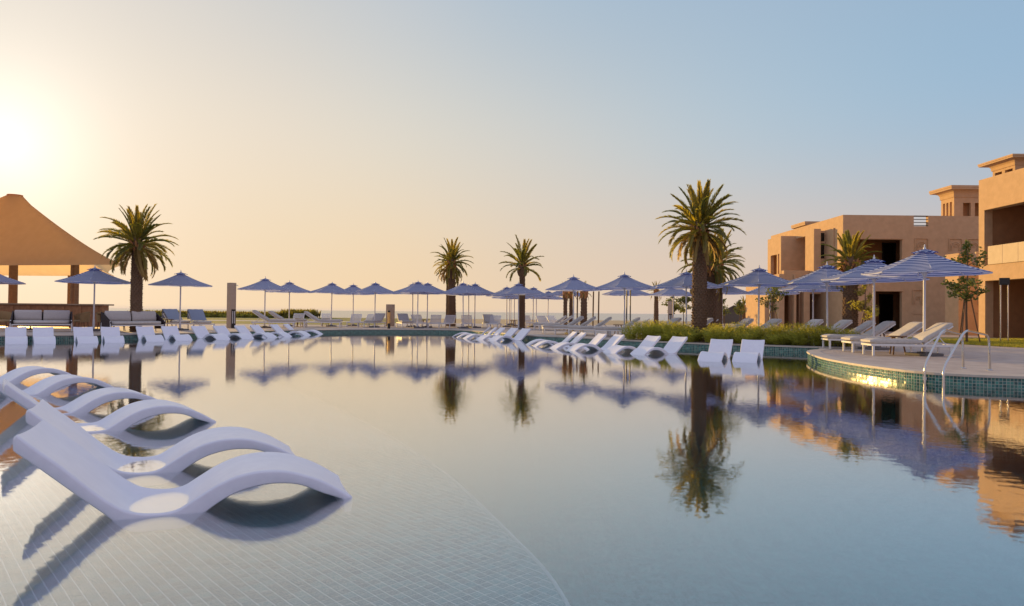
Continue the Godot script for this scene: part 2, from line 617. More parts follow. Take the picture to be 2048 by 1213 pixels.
func pool_inward(i: int) -> Vector2:
	var n := pool.size()
	var d := (pool[(i + 1) % n] - pool[(i - 1 + n) % n]).normalized()
	var side := Vector2(-d.y, d.x)
	if not Geometry2D.is_point_in_polygon(pool[i] + side * 0.15, pool):
		side = -side
	return side

func build_pool() -> void:
	var n := pool.size()
	var inward := []
	for i in n:
		inward.append(pool_inward(i))
	# mosaic wall
	var s := Shape.new()
	var run := 0.0
	for i in n:
		var a := pool[i]
		var b := pool[(i + 1) % n]
		var l := a.distance_to(b)
		var o: Vector2 = (inward[i] + inward[(i + 1) % n])
		s.poly([Vector3(a.x, -1.25, a.y), Vector3(b.x, -1.25, b.y), Vector3(b.x, 0.166, b.y), Vector3(a.x, 0.166, a.y)], Vector3(o.x, 0, o.y),
			[Vector2(run, 1.25) / 0.44, Vector2(run + l, 1.25) / 0.44, Vector2(run + l, -0.166) / 0.44, Vector2(run, -0.166) / 0.44])
		run += l
	setting("pool_wall", s, M.wall_mosaic, "green glass mosaic wall of the pool")
	# stone edge, 3 cm thick and a little over the wall
	s = Shape.new()
	for i in n:
		var k := (i + 1) % n
		var ia: Vector2 = pool[i] + inward[i] * 0.025
		var ib: Vector2 = pool[k] + inward[k] * 0.025
		var oa: Vector2 = pool[i] - inward[i] * 0.32
		var ob: Vector2 = pool[k] - inward[k] * 0.32
		var o: Vector2 = inward[i]
		var top := DECK + 0.006
		s.poly([Vector3(ia.x, top, ia.y), Vector3(ib.x, top, ib.y), Vector3(ob.x, top, ob.y), Vector3(oa.x, top, oa.y)], Vector3.UP)
		s.poly([Vector3(ia.x, top, ia.y), Vector3(ib.x, top, ib.y), Vector3(ib.x, 0.164, ib.y), Vector3(ia.x, 0.164, ia.y)], Vector3(o.x, 0, o.y))
		s.poly([Vector3(ia.x, 0.164, ia.y), Vector3(ib.x, 0.164, ib.y), Vector3(pool[k].x, 0.164, pool[k].y), Vector3(pool[i].x, 0.164, pool[i].y)], Vector3.DOWN)
	setting("pool_coping", s, M.coping, "pale stone edge along the pool")
	# deep floor
	s = Shape.new()
	s.flat(pool, -1.25, true, 1.0 / 0.432)
	setting("pool_floor", s, M.deep_mosaic, "deep blue-green tiled floor of the pool")
	# shallow shelves
	var edge := smooth(v2([0.42, -1.2, 0.37, -2.2, 0.29, -2.86, 0.2, -3.36, 0.06, -3.81, -0.15, -4.43, -0.47, -5.34, -0.87, -6.23, -1.24, -7.0, -2.1, -8.6, -3.4, -10.8, -5.2, -13.5, -7.3, -16.8, -8.8, -20.5, -9.6, -24.5, -9.7, -28.0, -9.2, -32.0, -8.2, -39.0]), 4)
	var left := edge.duplicate()
	left.append_array(PackedVector2Array([Vector2(-40, -39), Vector2(-40, 5.9), Vector2(0.5, 5.9)]))
	shelf = Geometry2D.intersect_polygons(left, pool)[0]
	var right := smooth(v2([-2.7, -39.0, -2.5, -33.0, -1.9, -30.0, -0.8, -27.6, 0.7, -25.2, 1.6, -22.6, 3.2, -20.0, 4.6, -17.6, 6.0, -16.6, 7.9, -16.4]), 4)
	right.append_array(PackedVector2Array([Vector2(13, -17), Vector2(13, -39)]))
	var right_shelf: PackedVector2Array = Geometry2D.intersect_polygons(right, pool)[0]
	var turn := deg_to_rad(43.0)
	for g in [[shelf, edge, "left shallow shelf of the pool, laid with small tiles"], [right_shelf, right, "right shallow shelf of the pool under white loungers"]]:
		s = Shape.new()
		s.flat(g[0], -0.096)
		for i in s.t.size():
			s.t[i] = s.t[i].rotated(turn) / 0.432
		var o := setting("pool_shelf", s, M.floor_mosaic, g[2])
		s = Shape.new()
		var trim := Shape.new()
		run = 0.0
		var line: PackedVector2Array = g[1]
		for i in line.size() - 1:
			var a := line[i]
			var b := line[i + 1]
			if not Geometry2D.is_point_in_polygon((a + b) / 2, pool) or a.distance_to(b) > 4.0:
				continue
			var l := a.distance_to(b)
			var side := Vector2(-(b - a).y, (b - a).x).normalized()
			if Geometry2D.is_point_in_polygon((a + b) / 2 + side * 0.05, g[0]):
				side = -side
			s.poly([Vector3(a.x, -1.25, a.y), Vector3(b.x, -1.25, b.y), Vector3(b.x, -0.096, b.y), Vector3(a.x, -0.096, a.y)], Vector3(side.x, 0, side.y),
				[Vector2(run, 1.25) / 0.432, Vector2(run + l, 1.25) / 0.432, Vector2(run + l, 0.09) / 0.432, Vector2(run, 0.09) / 0.432])
			run += l
			var ia := a - side * 0.014
			var ib := b - side * 0.014
			trim.poly([Vector3(a.x, -0.082, a.y), Vector3(b.x, -0.082, b.y), Vector3(ib.x, -0.082, ib.y), Vector3(ia.x, -0.082, ia.y)], Vector3.UP)
			trim.poly([Vector3(a.x, -0.082, a.y), Vector3(b.x, -0.082, b.y), Vector3(b.x, -0.12, b.y), Vector3(a.x, -0.12, a.y)], Vector3(side.x, 0, side.y))
		part("riser", s, M.deep_mosaic, o)
		part("edge_trim", trim, M.edge_trim, o)
		if g[0] == shelf:
			lay_tiles(o, turn)
	# water: a thin clear body with a rippled face
	s = Shape.new()
	for y in WATER_FACES:
		s.flat(pool, y, y > -0.02, 1.0)
	setting("water", s, M.water, "calm clear pool water")

const WATER_FACES := [0.0, -0.004, -0.008, -0.012]

func is_whole(p: Vector2, axis: Vector2, other: Vector2, bed: PackedVector2Array) -> bool:
	if not Geometry2D.is_point_in_polygon(p, bed):
		return false
	for q in [axis, -axis, other, -other]:
		if not Geometry2D.is_point_in_polygon(p + q * 0.06, shelf):
			return false
	return true

func lay_tiles(o: Node3D, turn: float) -> void:
	var pitch := 0.054
	var near := rect(-3.7, -6.4, 0.5, -2.1)
	var bed: PackedVector2Array = Geometry2D.intersect_polygons(near, shelf)[0]
	var s := Shape.new()
	s.flat(bed, -0.092)
	part("grout_bed", s, M.grout, o)
	var spots := []
	var axis := Vector2(1, 0).rotated(-turn)
	var other := Vector2(-axis.y, axis.x)
	for i in range(-160, 160):
		for j in range(-160, 160):
			var p := Vector2(-1.6, -4.2) + axis * i * pitch + other * j * pitch
			if is_whole(p, axis, other, bed):
				spots.append(p)
	# tiles cut along the curved edge
	var cut := Shape.new()
	var rim: PackedVector2Array = Geometry2D.offset_polygon(shelf, -0.016)[0]
	var hw := pitch * 0.5 - 0.0024
	for i in range(-160, 160):
		for j in range(-160, 160):
			var p := Vector2(-1.6, -4.2) + axis * i * pitch + other * j * pitch
			if not Geometry2D.is_point_in_polygon(p, near) or is_whole(p, axis, other, bed):
				continue
			if not Geometry2D.is_point_in_polygon(p + axis * 0.06, shelf) or not Geometry2D.is_point_in_polygon(p - axis * 0.06, shelf) or not Geometry2D.is_point_in_polygon(p + other * 0.06, shelf) or not Geometry2D.is_point_in_polygon(p - other * 0.06, shelf):
				var sq := PackedVector2Array([p + (axis + other) * hw, p + (axis - other) * hw, p - (axis + other) * hw, p - (axis - other) * hw])
				for piece_ in Geometry2D.intersect_polygons(sq, rim):
					if piece_.size() >= 3:
						cut.flat(piece_, -0.0898)
	var cuts := part("cut_tiles", cut, M.floor_tile_1, o)
	cuts.set_meta("kind", "stuff")
	# those that show largest are single pieces
	var key := func(p: Vector2) -> float:
		var out_of_frame := 100.0 if p.y > -3.02 or absf(p.x) > 0.72 * -p.y else 0.0
		return out_of_frame + p.length()
	spots.sort_custom(func(a, b): return key.call(a) < key.call(b))
	var b := Shape.new()
	var w := pitch * 0.5 - 0.0024
	var c := w - 0.0012
	b.poly([Vector3(-c, 0.0016, -c), Vector3(c, 0.0016, -c), Vector3(c, 0.0016, c), Vector3(-c, 0.0016, c)], Vector3.UP)
	for k in 4:
		var t := Basis(Vector3.UP, k * PI / 2)
		b.poly([t * Vector3(c, 0.0016, -c), t * Vector3(c, 0.0016, c), t * Vector3(w, 0.0, w), t * Vector3(w, 0.0, -w)], t * Vector3(1, 1, 0))
	var piece := b.mesh()
	var mm := MultiMesh.new()
	mm.transform_format = MultiMesh.TRANSFORM_3D
	mm.use_colors = true
	mm.mesh = piece
	mm.instance_count = maxi(0, spots.size() - 300)
	var shades := [M.floor_tile_0.albedo_color.srgb_to_linear(), M.floor_tile_1.albedo_color.srgb_to_linear(), M.floor_tile_2.albedo_color.srgb_to_linear()]
	for i in spots.size():
		var p: Vector2 = spots[i]
		var tilt := Basis(Vector3.UP, turn) * Basis(Vector3.RIGHT, rng.randf_range(-0.012, 0.012)) * Basis(Vector3.BACK, rng.randf_range(-0.012, 0.012))
		var at := Transform3D(tilt, Vector3(p.x, -0.0915, p.y))
		if i < 300:
			part("tile", piece, M["floor_tile_%d" % (rng.randi() % 3)], o, at)
		else:
			mm.set_instance_transform(i - 300, at)
			mm.set_instance_color(i - 300, shades[rng.randi() % 3] * rng.randf_range(0.85, 1.15))
	var rest := MultiMeshInstance3D.new()
	rest.name = "tiles"
	rest.multimesh = mm
	rest.material_override = M.tile_tinted
	rest.set_meta("kind", "stuff")
	o.add_child(rest)

# ---------------------------------------------------------------- white loungers in the water
func lounger_shape() -> ArrayMesh:
	# pairs of points (along, height) on the upper and the lower line of the side view
	var up := v2([-0.462, 0.508, -0.36, 0.415, -0.249, 0.318, -0.11, 0.182, 0.0, 0.088, 0.09, 0.036, 0.205, 0.014, 0.319, 0.022, 0.416, 0.077, 0.525, 0.143, 0.645, 0.192, 0.784, 0.214, 0.926, 0.204, 1.05, 0.168, 1.17, 0.115, 1.30, 0.032, 1.342, -0.004, 1.335, -0.088])
	var low := v2([-0.462, 0.405, -0.40, 0.352, -0.30, 0.262, -0.16, 0.135, -0.04, 0.03, 0.05, -0.06, 0.135, -0.088, 0.36, -0.088, 0.45, -0.03, 0.55, 0.042, 0.66, 0.096, 0.80, 0.126, 0.925, 0.124, 1.03, 0.102, 1.15, 0.045, 1.27, -0.006, 1.28, -0.04, 1.285, -0.088])
	var a := smooth(up, 4)
	var b := smooth(low, 4)
	var half := 0.305
	var rows := []
	for i in a.size():
		var s := a[i].x
		# the dish across: deepest in the seat, shallow on the arch, sides a little proud
		var dish := 0.046 * exp(-pow((s - 0.2) / 0.28, 2.0)) + 0.013
		if s > 0.6:
			dish = lerpf(dish, 0.012, smoothstep(0.5, 0.9, s))
		var line := PackedVector3Array()
		var p := a[i]
		var q := b[i]
		var e := 0.016
		var out := (p - q).normalized()
		var inset := p - out * e
		# upper face from one side to the other
		for k in range(-8, 9):
			var t := k / 8.0
			var z := t * (half - e)
			var drop := dish * (1.0 - pow(absf(t), 2.4))
			line.append(Vector3(p.x - out.x * drop * 0.5, p.y - drop, z))
		line.append(Vector3(p.x, p.y, half - e) + Vector3(-out.x * 0.005, -out.y * 0.005, e * 0.7))
		line.append(Vector3(inset.x, inset.y, half))
		line.append(Vector3(q.x + out.x * e * 0.6, q.y + out.y * e * 0.6, half - 0.003))
		line.append(Vector3(q.x, q.y, half - 0.018))
		for k in range(3, -4, -1):
			line.append(Vector3(q.x, q.y, k / 4.0 * half))
		line.append(Vector3(q.x, q.y, -half + 0.018))
		line.append(Vector3(q.x + out.x * e * 0.6, q.y + out.y * e * 0.6, -half + 0.003))
		line.append(Vector3(inset.x, inset.y, -half))
		line.append(Vector3(p.x, p.y, -half + e) + Vector3(-out.x * 0.005, -out.y * 0.005, -e * 0.7))
		rows.append(line)
	var s := Shape.new()
	s.grid(rows, true, false)
	# rounded end at the head, closed foot
	var first: PackedVector3Array = rows[0]
	var mid := Vector3(-0.485, 0.455, 0)
	var cap := [first]
	for g in [0.5, 0.85]:
		var line := PackedVector3Array()
		for p in first:
			var c := Vector3(p.x, 0.4565, p.z * (1.0 - 0.02 * g))
			var r := c.lerp(Vector3(p.x, p.y, c.z), 1.0 - g * g)
			r.x = p.x - 0.016 * sqrt(1.0 - pow(1.0 - g, 2.0))
			line.append(r)
		cap.append(line)
	s.grid(cap, true, true)
	var ring := []
	for p in cap[2]:
		ring.append(p)
	var last := []
	for p in rows[-1]:
		last.append(p)
	s.poly([ring[0], ring[16], ring[20], ring[28]], Vector3.LEFT)
	return s.mesh()

func build_pool_loungers() -> void:
	var m := lounger_shape()
	var first: Node3D = null
	for q in LOUNGERS:
		var at := Vector3(q[0], 0, q[1])
		if first == null:
			first = part("pool_lounger", m, M.moulded_white, self)
			first.set_meta("base_name", "pool_lounger")
			first.position = at
			first.rotation.y = deg_to_rad(q[2])
			tag(first, q[3], "lounger", "white moulded loungers standing in the pool")
		else:
			copy(first, at, deg_to_rad(q[2]), q[3])

# x, z of the seat end, turn, label
const LOUNGERS := [
	[-2.364, -4.14, 22.5, "nearest white moulded lounger in the pool, its whole side towards the viewer"],
	[-2.995, -5.09, 27.0, "white moulded pool lounger close behind the nearest one, its foot half hidden"],
	[-4.37, -6.65, 38.0, "third white lounger from the front, back running out of the left edge of the picture"],
	[-5.40, -7.70, 42.0, "fourth white lounger from the front, its arch overlapped by the third one"],
	[-6.92, -9.24, 50.0, "fifth white lounger from the front, second arch from the far end of the left row"],
	[-8.34, -10.60, 53.0, "sixth and farthest white lounger of the near left row, mostly its foot arch showing"],
	[-17.27, -23.67, -53.0, "leftmost white lounger before the far pool wall, square on below the pale sofa"],
	[-16.44, -23.86, -53.5, "second white lounger from the left at the far wall, below the pale sofa's right half"],
	[-15.39, -24.46, -52.5, "white lounger at the far wall in front of the first whole parasol's pole"],
	[-14.75, -25.02, -54.5, "white lounger at the far wall by the dark woven side of the wicker sofa"],
	[-14.05, -26.19, -49.5, "white lounger at the far wall below the front of the dark wicker sofa"],
	[-13.45, -26.97, -46.0, "white lounger at the far wall right of the dark wicker sofa, below a towel chair"],
	[-12.65, -27.96, -33.5, "white lounger left of the tall shower pillar, first of the fanned six"],
	[-12.1, -28.8, -28.0, "white lounger directly before the base of the tall shower pillar"],
	[-11.51, -29.64, -20.0, "white lounger just right of the tall shower pillar, third of the fanned six"],
	[-11.29, -30.82, -16.5, "fourth of the six fanned loungers right of the shower pillar"],
	[-10.96, -32.47, -12.5, "fifth of the six fanned loungers, last but one before open water"],
	[-10.88, -34.09, -2.0, "last lounger of the fanned six, its foot beside the open far water"],
	[-1.5, -32.6, 178.0, "leftmost and farthest of the five loungers left of the middle palm trunk"],
	[-1.2, -31.5, -172.0, "second of the five loungers by the middle palm trunk"],
	[-0.85, -30.75, -160.0, "third of the five loungers by the middle palm trunk"],
	[-0.27, -30.08, -148.0, "fourth of the five loungers, below the trunk of the middle palm"],
	[0.26, -29.24, -144.0, "rightmost of the five loungers by the middle palm, side lit pale blue"],
	[1.9, -25.3, -172.0, "leftmost lounger of the group in front of the long grey sunbeds"],
	[2.12, -24.3, -170.0, "second lounger of the group before the grey sunbeds, leaning with the first"],
	[2.65, -23.02, -162.5, "third lounger of the group before the grey sunbeds, its arch hollow showing"],
	[3.14, -22.33, -158.0, "fourth lounger of the group, back touching the left end of the green hedge"],
	[4.12, -21.34, -149.5, "left one of two loungers before the low green hedge, left of the big palm"],
	[4.82, -20.77, -147.0, "right one of two loungers before the low green hedge, below the big palm trunk"],
	[5.72, -18.75, -117.0, "left one of the pair of loungers facing forward right of the big palm"],
	[6.56, -18.61, -116.5, "right one of the pair of loungers facing forward right of the big palm"],
]

# ---------------------------------------------------------------- striped parasols
func make_umbrella(label: String) -> Node3D:
	var o := thing("striped_umbrella", label, "umbrella", Vector3.ZERO, 0.0, "blue and white striped parasols round the pool")
	o.set_meta("base_name", "striped_umbrella")
	var s := Shape.new()
	s.box(Vector3(0, 0.035, 0), Vector3(0.62, 0.07, 0.62), 0.012)
	s.box(Vector3(0, 0.085, 0), Vector3(0.24, 0.03, 0.24), 0.008)
	part("base", s, M.umbrella_base, o)
	s = Shape.new()
	s.lathe(Vector3.ZERO, [Vector2(0.045, 0.07), Vector2(0.045, 0.5), Vector2(0.034, 0.51), Vector2(0.03, 2.68)], 12)
	part("pole", s, M.pole_white, o)
	# canopy: eight panels, each a little hollow, with a sagging edge
	var r := 1.46
	s = Shape.new()
	var under := Shape.new()
	for k in 8:
		var rows := []
		for i in 11:
			var f := i / 10.0
			var line := PackedVector3Array()
			for j in 9:
				var g := j / 8.0
				var a0 := TAU * k / 8.0
				var a1 := TAU * (k + 1) / 8.0
				var p := Vector3(cos(a0), 0, sin(a0)).lerp(Vector3(cos(a1), 0, sin(a1)), g)
				var bow := 4.0 * g * (1.0 - g)
				p *= (0.05 + f * (r - 0.05)) * (1.0 - 0.03 * bow * f)
				p.y = lerpf(2.70, 2.13, f) - 0.045 * sin(PI * f) - 0.020 * bow * f
				line.append(p)
			rows.append(line)
		s.grid(rows, false, false, 1.0, 1.0)
		# hanging hem
		var hem := []
		for i in 2:
			var line := PackedVector3Array()
			for j in 9:
				var p: Vector3 = rows[10][j]
				line.append(p + Vector3(0, -0.035 * i, 0))
			hem.append(line)
		under.grid(hem, false, false, 1.0, 0.04)
	var canopy := part("canopy", s, M.stripe_fabric, o)
	part("hem", under, M.stripe_fabric, canopy)
	s = Shape.new()
	for k in 8:
		var rows := []
		for i in 4:
			var f := i / 3.0
			var line := PackedVector3Array()
			for j in 5:
				var g := j / 4.0
				var a0 := TAU * k / 8.0
				var a1 := TAU * (k + 1) / 8.0
				var p := Vector3(cos(a0), 0, sin(a0)).lerp(Vector3(cos(a1), 0, sin(a1)), g)
				var bow := 4.0 * g * (1.0 - g)
				p *= 0.012 + f * 0.30
				p.y = 2.745 - 0.115 * f + 0.03 * bow * f
				line.append(p)
			rows.append(line)
		s.grid(rows, false, false, 1.0, 0.24)
	part("vent_cap", s, M.stripe_fabric, canopy)
	s = Shape.new()
	s.lathe(Vector3.ZERO, [Vector2(0.02, 2.70), Vector2(0.035, 2.75), Vector2(0.03, 2.78), Vector2(0.012, 2.81), Vector2(0.018, 2.84), Vector2(0.0, 2.87)], 8)
	part("finial", s, M.pole_white, o)
	s = Shape.new()
	s.lathe(Vector3.ZERO, [Vector2(0.05, 2.06), Vector2(0.06, 2.08), Vector2(0.06, 2.15), Vector2(0.045, 2.17)], 10)
	part("hub", s, M.pole_white, o)
	for k in 8:
		var a := TAU * k / 8.0
		var d := Vector3(cos(a), 0, sin(a))
		s = Shape.new()
		s.tube([d * 0.05 + Vector3(0, 2.68, 0), d * 0.75 + Vector3(0, 2.352, 0), d * 1.44 + Vector3(0, 2.122, 0)], 0.011, 5)
		s.tube([d * 0.05 + Vector3(0, 2.11, 0), d * 0.74 + Vector3(0, 2.35, 0)], 0.009, 5)
		part("rib", s, M.pole_white, o)
	return o

const ORDINAL := ["first", "second", "third", "fourth", "fifth", "sixth", "seventh", "eighth", "ninth", "tenth", "eleventh", "twelfth", "thirteenth", "fourteenth", "fifteenth", "sixteenth", "seventeenth", "eighteenth", "nineteenth", "twentieth"]

const UMBRELLAS := [
	[-23.81, -30.86, 10, "striped parasol cut by the left edge of the picture, under the tent"],
	[-18.04, -29.31, 25, "striped parasol behind the pale sofa, its right half behind the left palm"],
	[-15.48, -31.68, 5, "striped parasol right of the left palm, behind the towel chair"],
	[-13.71, -37.67, 30, "striped parasol right of the tall shower pillar, left one of that pair"],
	[-13.73, -41.86, 12, "striped parasol behind the one next to the shower pillar, right one of that pair"],
	[-11.26, -42.32, 20, "left one of three striped parasols before the open sea left of the cabinet"],
	[-10.44, -44.67, 40, "small middle one of three striped parasols before the open sea"],
	[-8.35, -41.32, 8, "right one of three striped parasols, just left of the tan cabinet"],
	[-5.56, -40.04, 22, "front one of the parasol cluster left of the twin trunk palm"],
	[-6.38, -43.7, 33, "parasol hidden behind the left side of the cluster left of the twin trunk palm"],
	[-5.28, -42.33, 3, "right one of the parasol cluster left of the twin trunk palm"],
	[-2.94, -41.03, 15, "left one of the parasol cluster right of the twin trunk palm"],
	[-2.77, -43.58, 38, "parasol with its pole between two others right of the twin trunk palm"],
	[-2.34, -42.72, 27, "right one of the parasol cluster right of the twin trunk palm"],
	[0.40, -40.05, 18, "striped parasol whose canopy crosses the trunk of the middle palm"],
	[-0.35, -46.23, 5, "first pole from the left of the parasols behind the middle palm"],
	[0.17, -48.86, 30, "parasol pole nearest the left side of the middle palm trunk"],
	[-0.21, -53.22, 12, "far parasol second in the cluster left behind the middle palm"],
	[-0.09, -55.61, 40, "farthest parasol in the cluster left behind the middle palm"],
	[1.45, -46.63, 8, "striped parasol just right of the middle palm trunk"],
	[1.89, -52.59, 25, "far parasol behind the one right of the middle palm"],
	[2.89, -54.66, 35, "small far parasol, lone pole between the middle palm and the dark trunks"],
	[2.91, -32.05, 22, "broad parasol over the sunbeds in front of the dark palm trunks"],
	[3.61, -45.18, 10, "parasol behind the broad one, its pole among the dark palm trunks"],
	[4.99, -30.06, 20, "broad parasol in front of the dark twin posts, pole at the hedge's left end"],
	[6.63, -39.2, 38, "lower parasol seen below the broad one at the dark twin posts"],
	[7.13, -27.75, 25, "large parasol crossed by the trunk of the big palm"],
	[9.63, -40.53, 5, "lower parasol behind, left of the big palm trunk"],
	[10.92, -35.26, 22, "parasol right of the big palm, pole before the second palm's trunk"],
	[9.3, -25.6, 24, "large blue parasol above the right end of the hedge"],
	[13.81, -36.32, 15, "lower parasol behind, before the lit corner of the left building"],
	[10.87, -23.39, 20, "striped parasol left of the stout palm near the buildings"],
	[13.35, -30.1, 33, "lower parasol behind, over the white jamb of the left building"],
	[10.81, -20.29, 24, "second nearest striped parasol, overlapping the stout palm trunk"],
	[10.56, -17.39, 20, "nearest and largest striped parasol, standing by the handrails"],
]

func build_umbrellas() -> void:
	var first := make_umbrella(UMBRELLAS[0][3])
	for i in UMBRELLAS.size():
		var q: Array = UMBRELLAS[i]
		var o := first
		if i:
			o = copy(first, Vector3.ZERO, 0.0, q[3])
		o.position = Vector3(q[0], DECK, q[1])
		# poles never stand quite upright
		o.rotation = Vector3(rng.randf_range(-0.012, 0.012), deg_to_rad(q[2]), rng.randf_range(-0.012, 0.012))
		o.scale = Vector3.ONE * rng.randf_range(0.985, 1.015)

# ---------------------------------------------------------------- palms
func frond_shape(bend: float, leaflets: int, length: float, fold: float, seed_: int) -> ArrayMesh:
	# one feather leaf of unit length that starts along +x; «bend» turns it down towards its tip
	var r := RandomNumberGenerator.new()
	r.seed = seed_
	var s := Shape.new()
	var pts := []
	var dirs := []
	var p := Vector3.ZERO
	var steps := 14
	for i in steps + 1:
		var f := i / float(steps)
		var w := -bend * f * f
		var d := Vector3(cos(w), sin(w), 0)
		pts.append(p)
		dirs.append(d)
		p += d / steps
	var rad := []
	for i in steps + 1:
		rad.append(lerpf(0.016, 0.003, i / float(steps)))
	s.tube(pts, rad, 4, false)
	for side in [-1.0, 1.0]:
		for i in leaflets:
			var f := 0.10 + 0.90 * (i + r.randf() * 0.6) / leaflets
			var at := minf(f, 0.999) * steps
			var k := mini(int(at), steps - 1)
			var q: Vector3 = pts[k].lerp(pts[k + 1], at - k)
			var d: Vector3 = dirs[k].lerp(dirs[k + 1], at - k).normalized()
			var upv := Vector3(-d.y, d.x, 0)
			var l := length * (0.35 + 0.65 * sin(PI * pow(minf(f, 1.0), 0.75) * 0.92)) * r.randf_range(0.85, 1.1)
			var ang := lerpf(0.85, 0.42, f) + r.randf_range(-0.08, 0.08)
			var out := (d * cos(ang) + (Vector3(0, 0, side) * cos(fold) + upv * sin(fold) * r.randf_range(0.3, 1.3)) * sin(ang)).normalized()
			var across := out.cross(upv).normalized()
			var w := 0.0105
			var tip := q + out * l - Vector3(0, 1, 0) * l * 0.12
			var mid := q + out * l * 0.5
			var nrm := across.cross(out).normalized()
			if nrm.dot(upv) < 0.0:
				nrm = -nrm
			s.poly([q - across * w * 0.5, mid - across * w, tip, mid + across * w, q + across * w * 0.5], nrm)
	return s.mesh()

func palm_trunk(height: float, r0: float, r1: float, seed_: int, coarse := false) -> ArrayMesh:
	var r := RandomNumberGenerator.new()
	r.seed = seed_
	var s := Shape.new()
	var rows := []
	var step := 0.072 if not coarse else 0.14
	var n := int(height / step)
	for i in n + 1:
		var f := i / float(n)
		var line := PackedVector3Array()
		for k in 18:
			var a := TAU * k / 18.0
			var rr := lerpf(r0, r1, f) * (1.0 + 0.12 * exp(-f * height / 0.25))
			line.append(Vector3(cos(a) * rr, f * height, sin(a) * rr))
		rows.append(line)
	s.grid(rows, true, true)
	# stubs of cut leaves in spiral rows
	var y := 0.06
	var turn := 0.0
	var around := 11 if not coarse else 8
	while y < height - 0.03:
		turn += 0.5
		var rr := lerpf(r0, r1, y / height) * 0.97
		for k in around:
			var a := TAU * (k + turn) / around + r.randf_range(-0.06, 0.06)
			var d := Vector3(cos(a), 0, sin(a))
			var side := Vector3(-d.z, 0, d.x)
			var w := PI * rr / around * 0.98
			var h := step * 2.0 * r.randf_range(0.9, 1.15)
			var proud := rr * r.randf_range(0.15, 0.30)
			var c := d * rr + Vector3(0, y + r.randf_range(-0.008, 0.008), 0)
			var lo := c + Vector3(0, -h * 0.55, 0)
			var lip := c + d * proud + Vector3(0, h * 0.30, 0)
			var back := c + Vector3(0, h * 0.42, 0)
			s.poly([lo - side * w * 0.25, lo + side * w * 0.25, lip + side * w * 0.8, lip - side * w * 0.8], d + Vector3(0, -0.3, 0))
			s.poly([lip - side * w * 0.8, lip + side * w * 0.8, back + side * w, back - side * w], Vector3.UP)
			s.poly([lo - side * w * 0.25, lip - side * w * 0.8, back - side * w], -side)
			s.poly([lo + side * w * 0.25, lip + side * w * 0.8, back + side * w], side)
		y += step * 1.35
	return s.mesh()

var fronds := []

func make_palm(called: String, label: String, at: Vector3, trunk_h: float, r0: float, r1: float, leaf: float, count: int, seed_: int, lean := Vector2.ZERO, lowest := -0.95) -> Node3D:
	var r := RandomNumberGenerator.new()
	r.seed = seed_
	var o := thing(called, label, "palm tree", at, r.randf() * TAU, "date palms round the pool")
	var tilt := Basis(Vector3.BACK, lean.x) * Basis(Vector3.RIGHT, lean.y)
	part("trunk", palm_trunk(trunk_h, r0, r1, seed_, leaf < 0.9), M.palm_bark, o, Transform3D(tilt, Vector3.ZERO))
	var top := tilt * Vector3(0, trunk_h, 0)
	var head := Shape.new()
	head.lathe(Vector3.ZERO, [Vector2(r1 * 1.0, -0.25), Vector2(r1 * 1.25, -0.08), Vector2(r1 * 1.15, 0.12), Vector2(r1 * 0.7, 0.32), Vector2(0.02, 0.42)], 14)
	if lowest > -0.5:
		# a round knob of old leaf bases
		head = Shape.new()
		head.lathe(Vector3.ZERO, [Vector2(r1 * 1.0, -0.62), Vector2(r1 * 1.7, -0.52), Vector2(r1 * 2.15, -0.30), Vector2(r1 * 1.9, -0.05), Vector2(r1 * 1.2, 0.14), Vector2(r1 * 0.7, 0.32), Vector2(0.02, 0.42)], 16)
	part("crown_base", head, M.palm_bark, o, Transform3D(Basis(), top))
	# short orange stubs under the crown
	var stubs := Shape.new()
	for k in 22:
		var a := k * 2.39996
		var d := Vector3(cos(a), 0, sin(a))
		var y := -0.30 + 0.42 * k / 22.0
		stubs.tube([d * r1 * 0.95 + Vector3(0, y - 0.08, 0), d * r1 * 1.3 + Vector3(0, y + 0.05, 0), d * r1 * 1.55 + Vector3(0, y + 0.17, 0)], [0.06, 0.05, 0.03], 5)
	part("leaf_stubs", stubs, M.frond_stub, o, Transform3D(Basis(), top))
	for k in count:
		var f := (k + 0.5) / count
		var a := k * 2.39996 + r.randf_range(-0.15, 0.15)
		# from hanging to upright
		var rise := lerpf(lowest, 1.45, pow(f, 0.95)) + r.randf_range(-0.12, 0.12)
		if k >= count - 3:
			rise = 1.5 - 0.06 * (count - 1 - k)
		var kind := 0 if rise > 1.0 else (1 if rise > 0.25 else 2)
		var mat: Material = M.frond_green if r.randf() < 0.6 else M.frond_dark
		if rise < -0.45 and r.randf() < 0.7:
			mat = M.frond_old
		var size := leaf * r.randf_range(0.88, 1.08) * (1.0 if rise < 1.2 else 1.05)
		var turn := Basis(Vector3.UP, a) * Basis(Vector3.BACK, rise) * Basis(Vector3.RIGHT, r.randf_range(-0.5, 0.5))
		var from := top + Vector3(cos(a), 0, -sin(a)) * r1 * 0.6 + Vector3(0, lerpf(-0.12, 0.3, f), 0)
		part("frond", fronds[kind * 2 + (k % 2)], mat, o, Transform3D(turn.scaled(Vector3(size, size, size)), from))
	return o

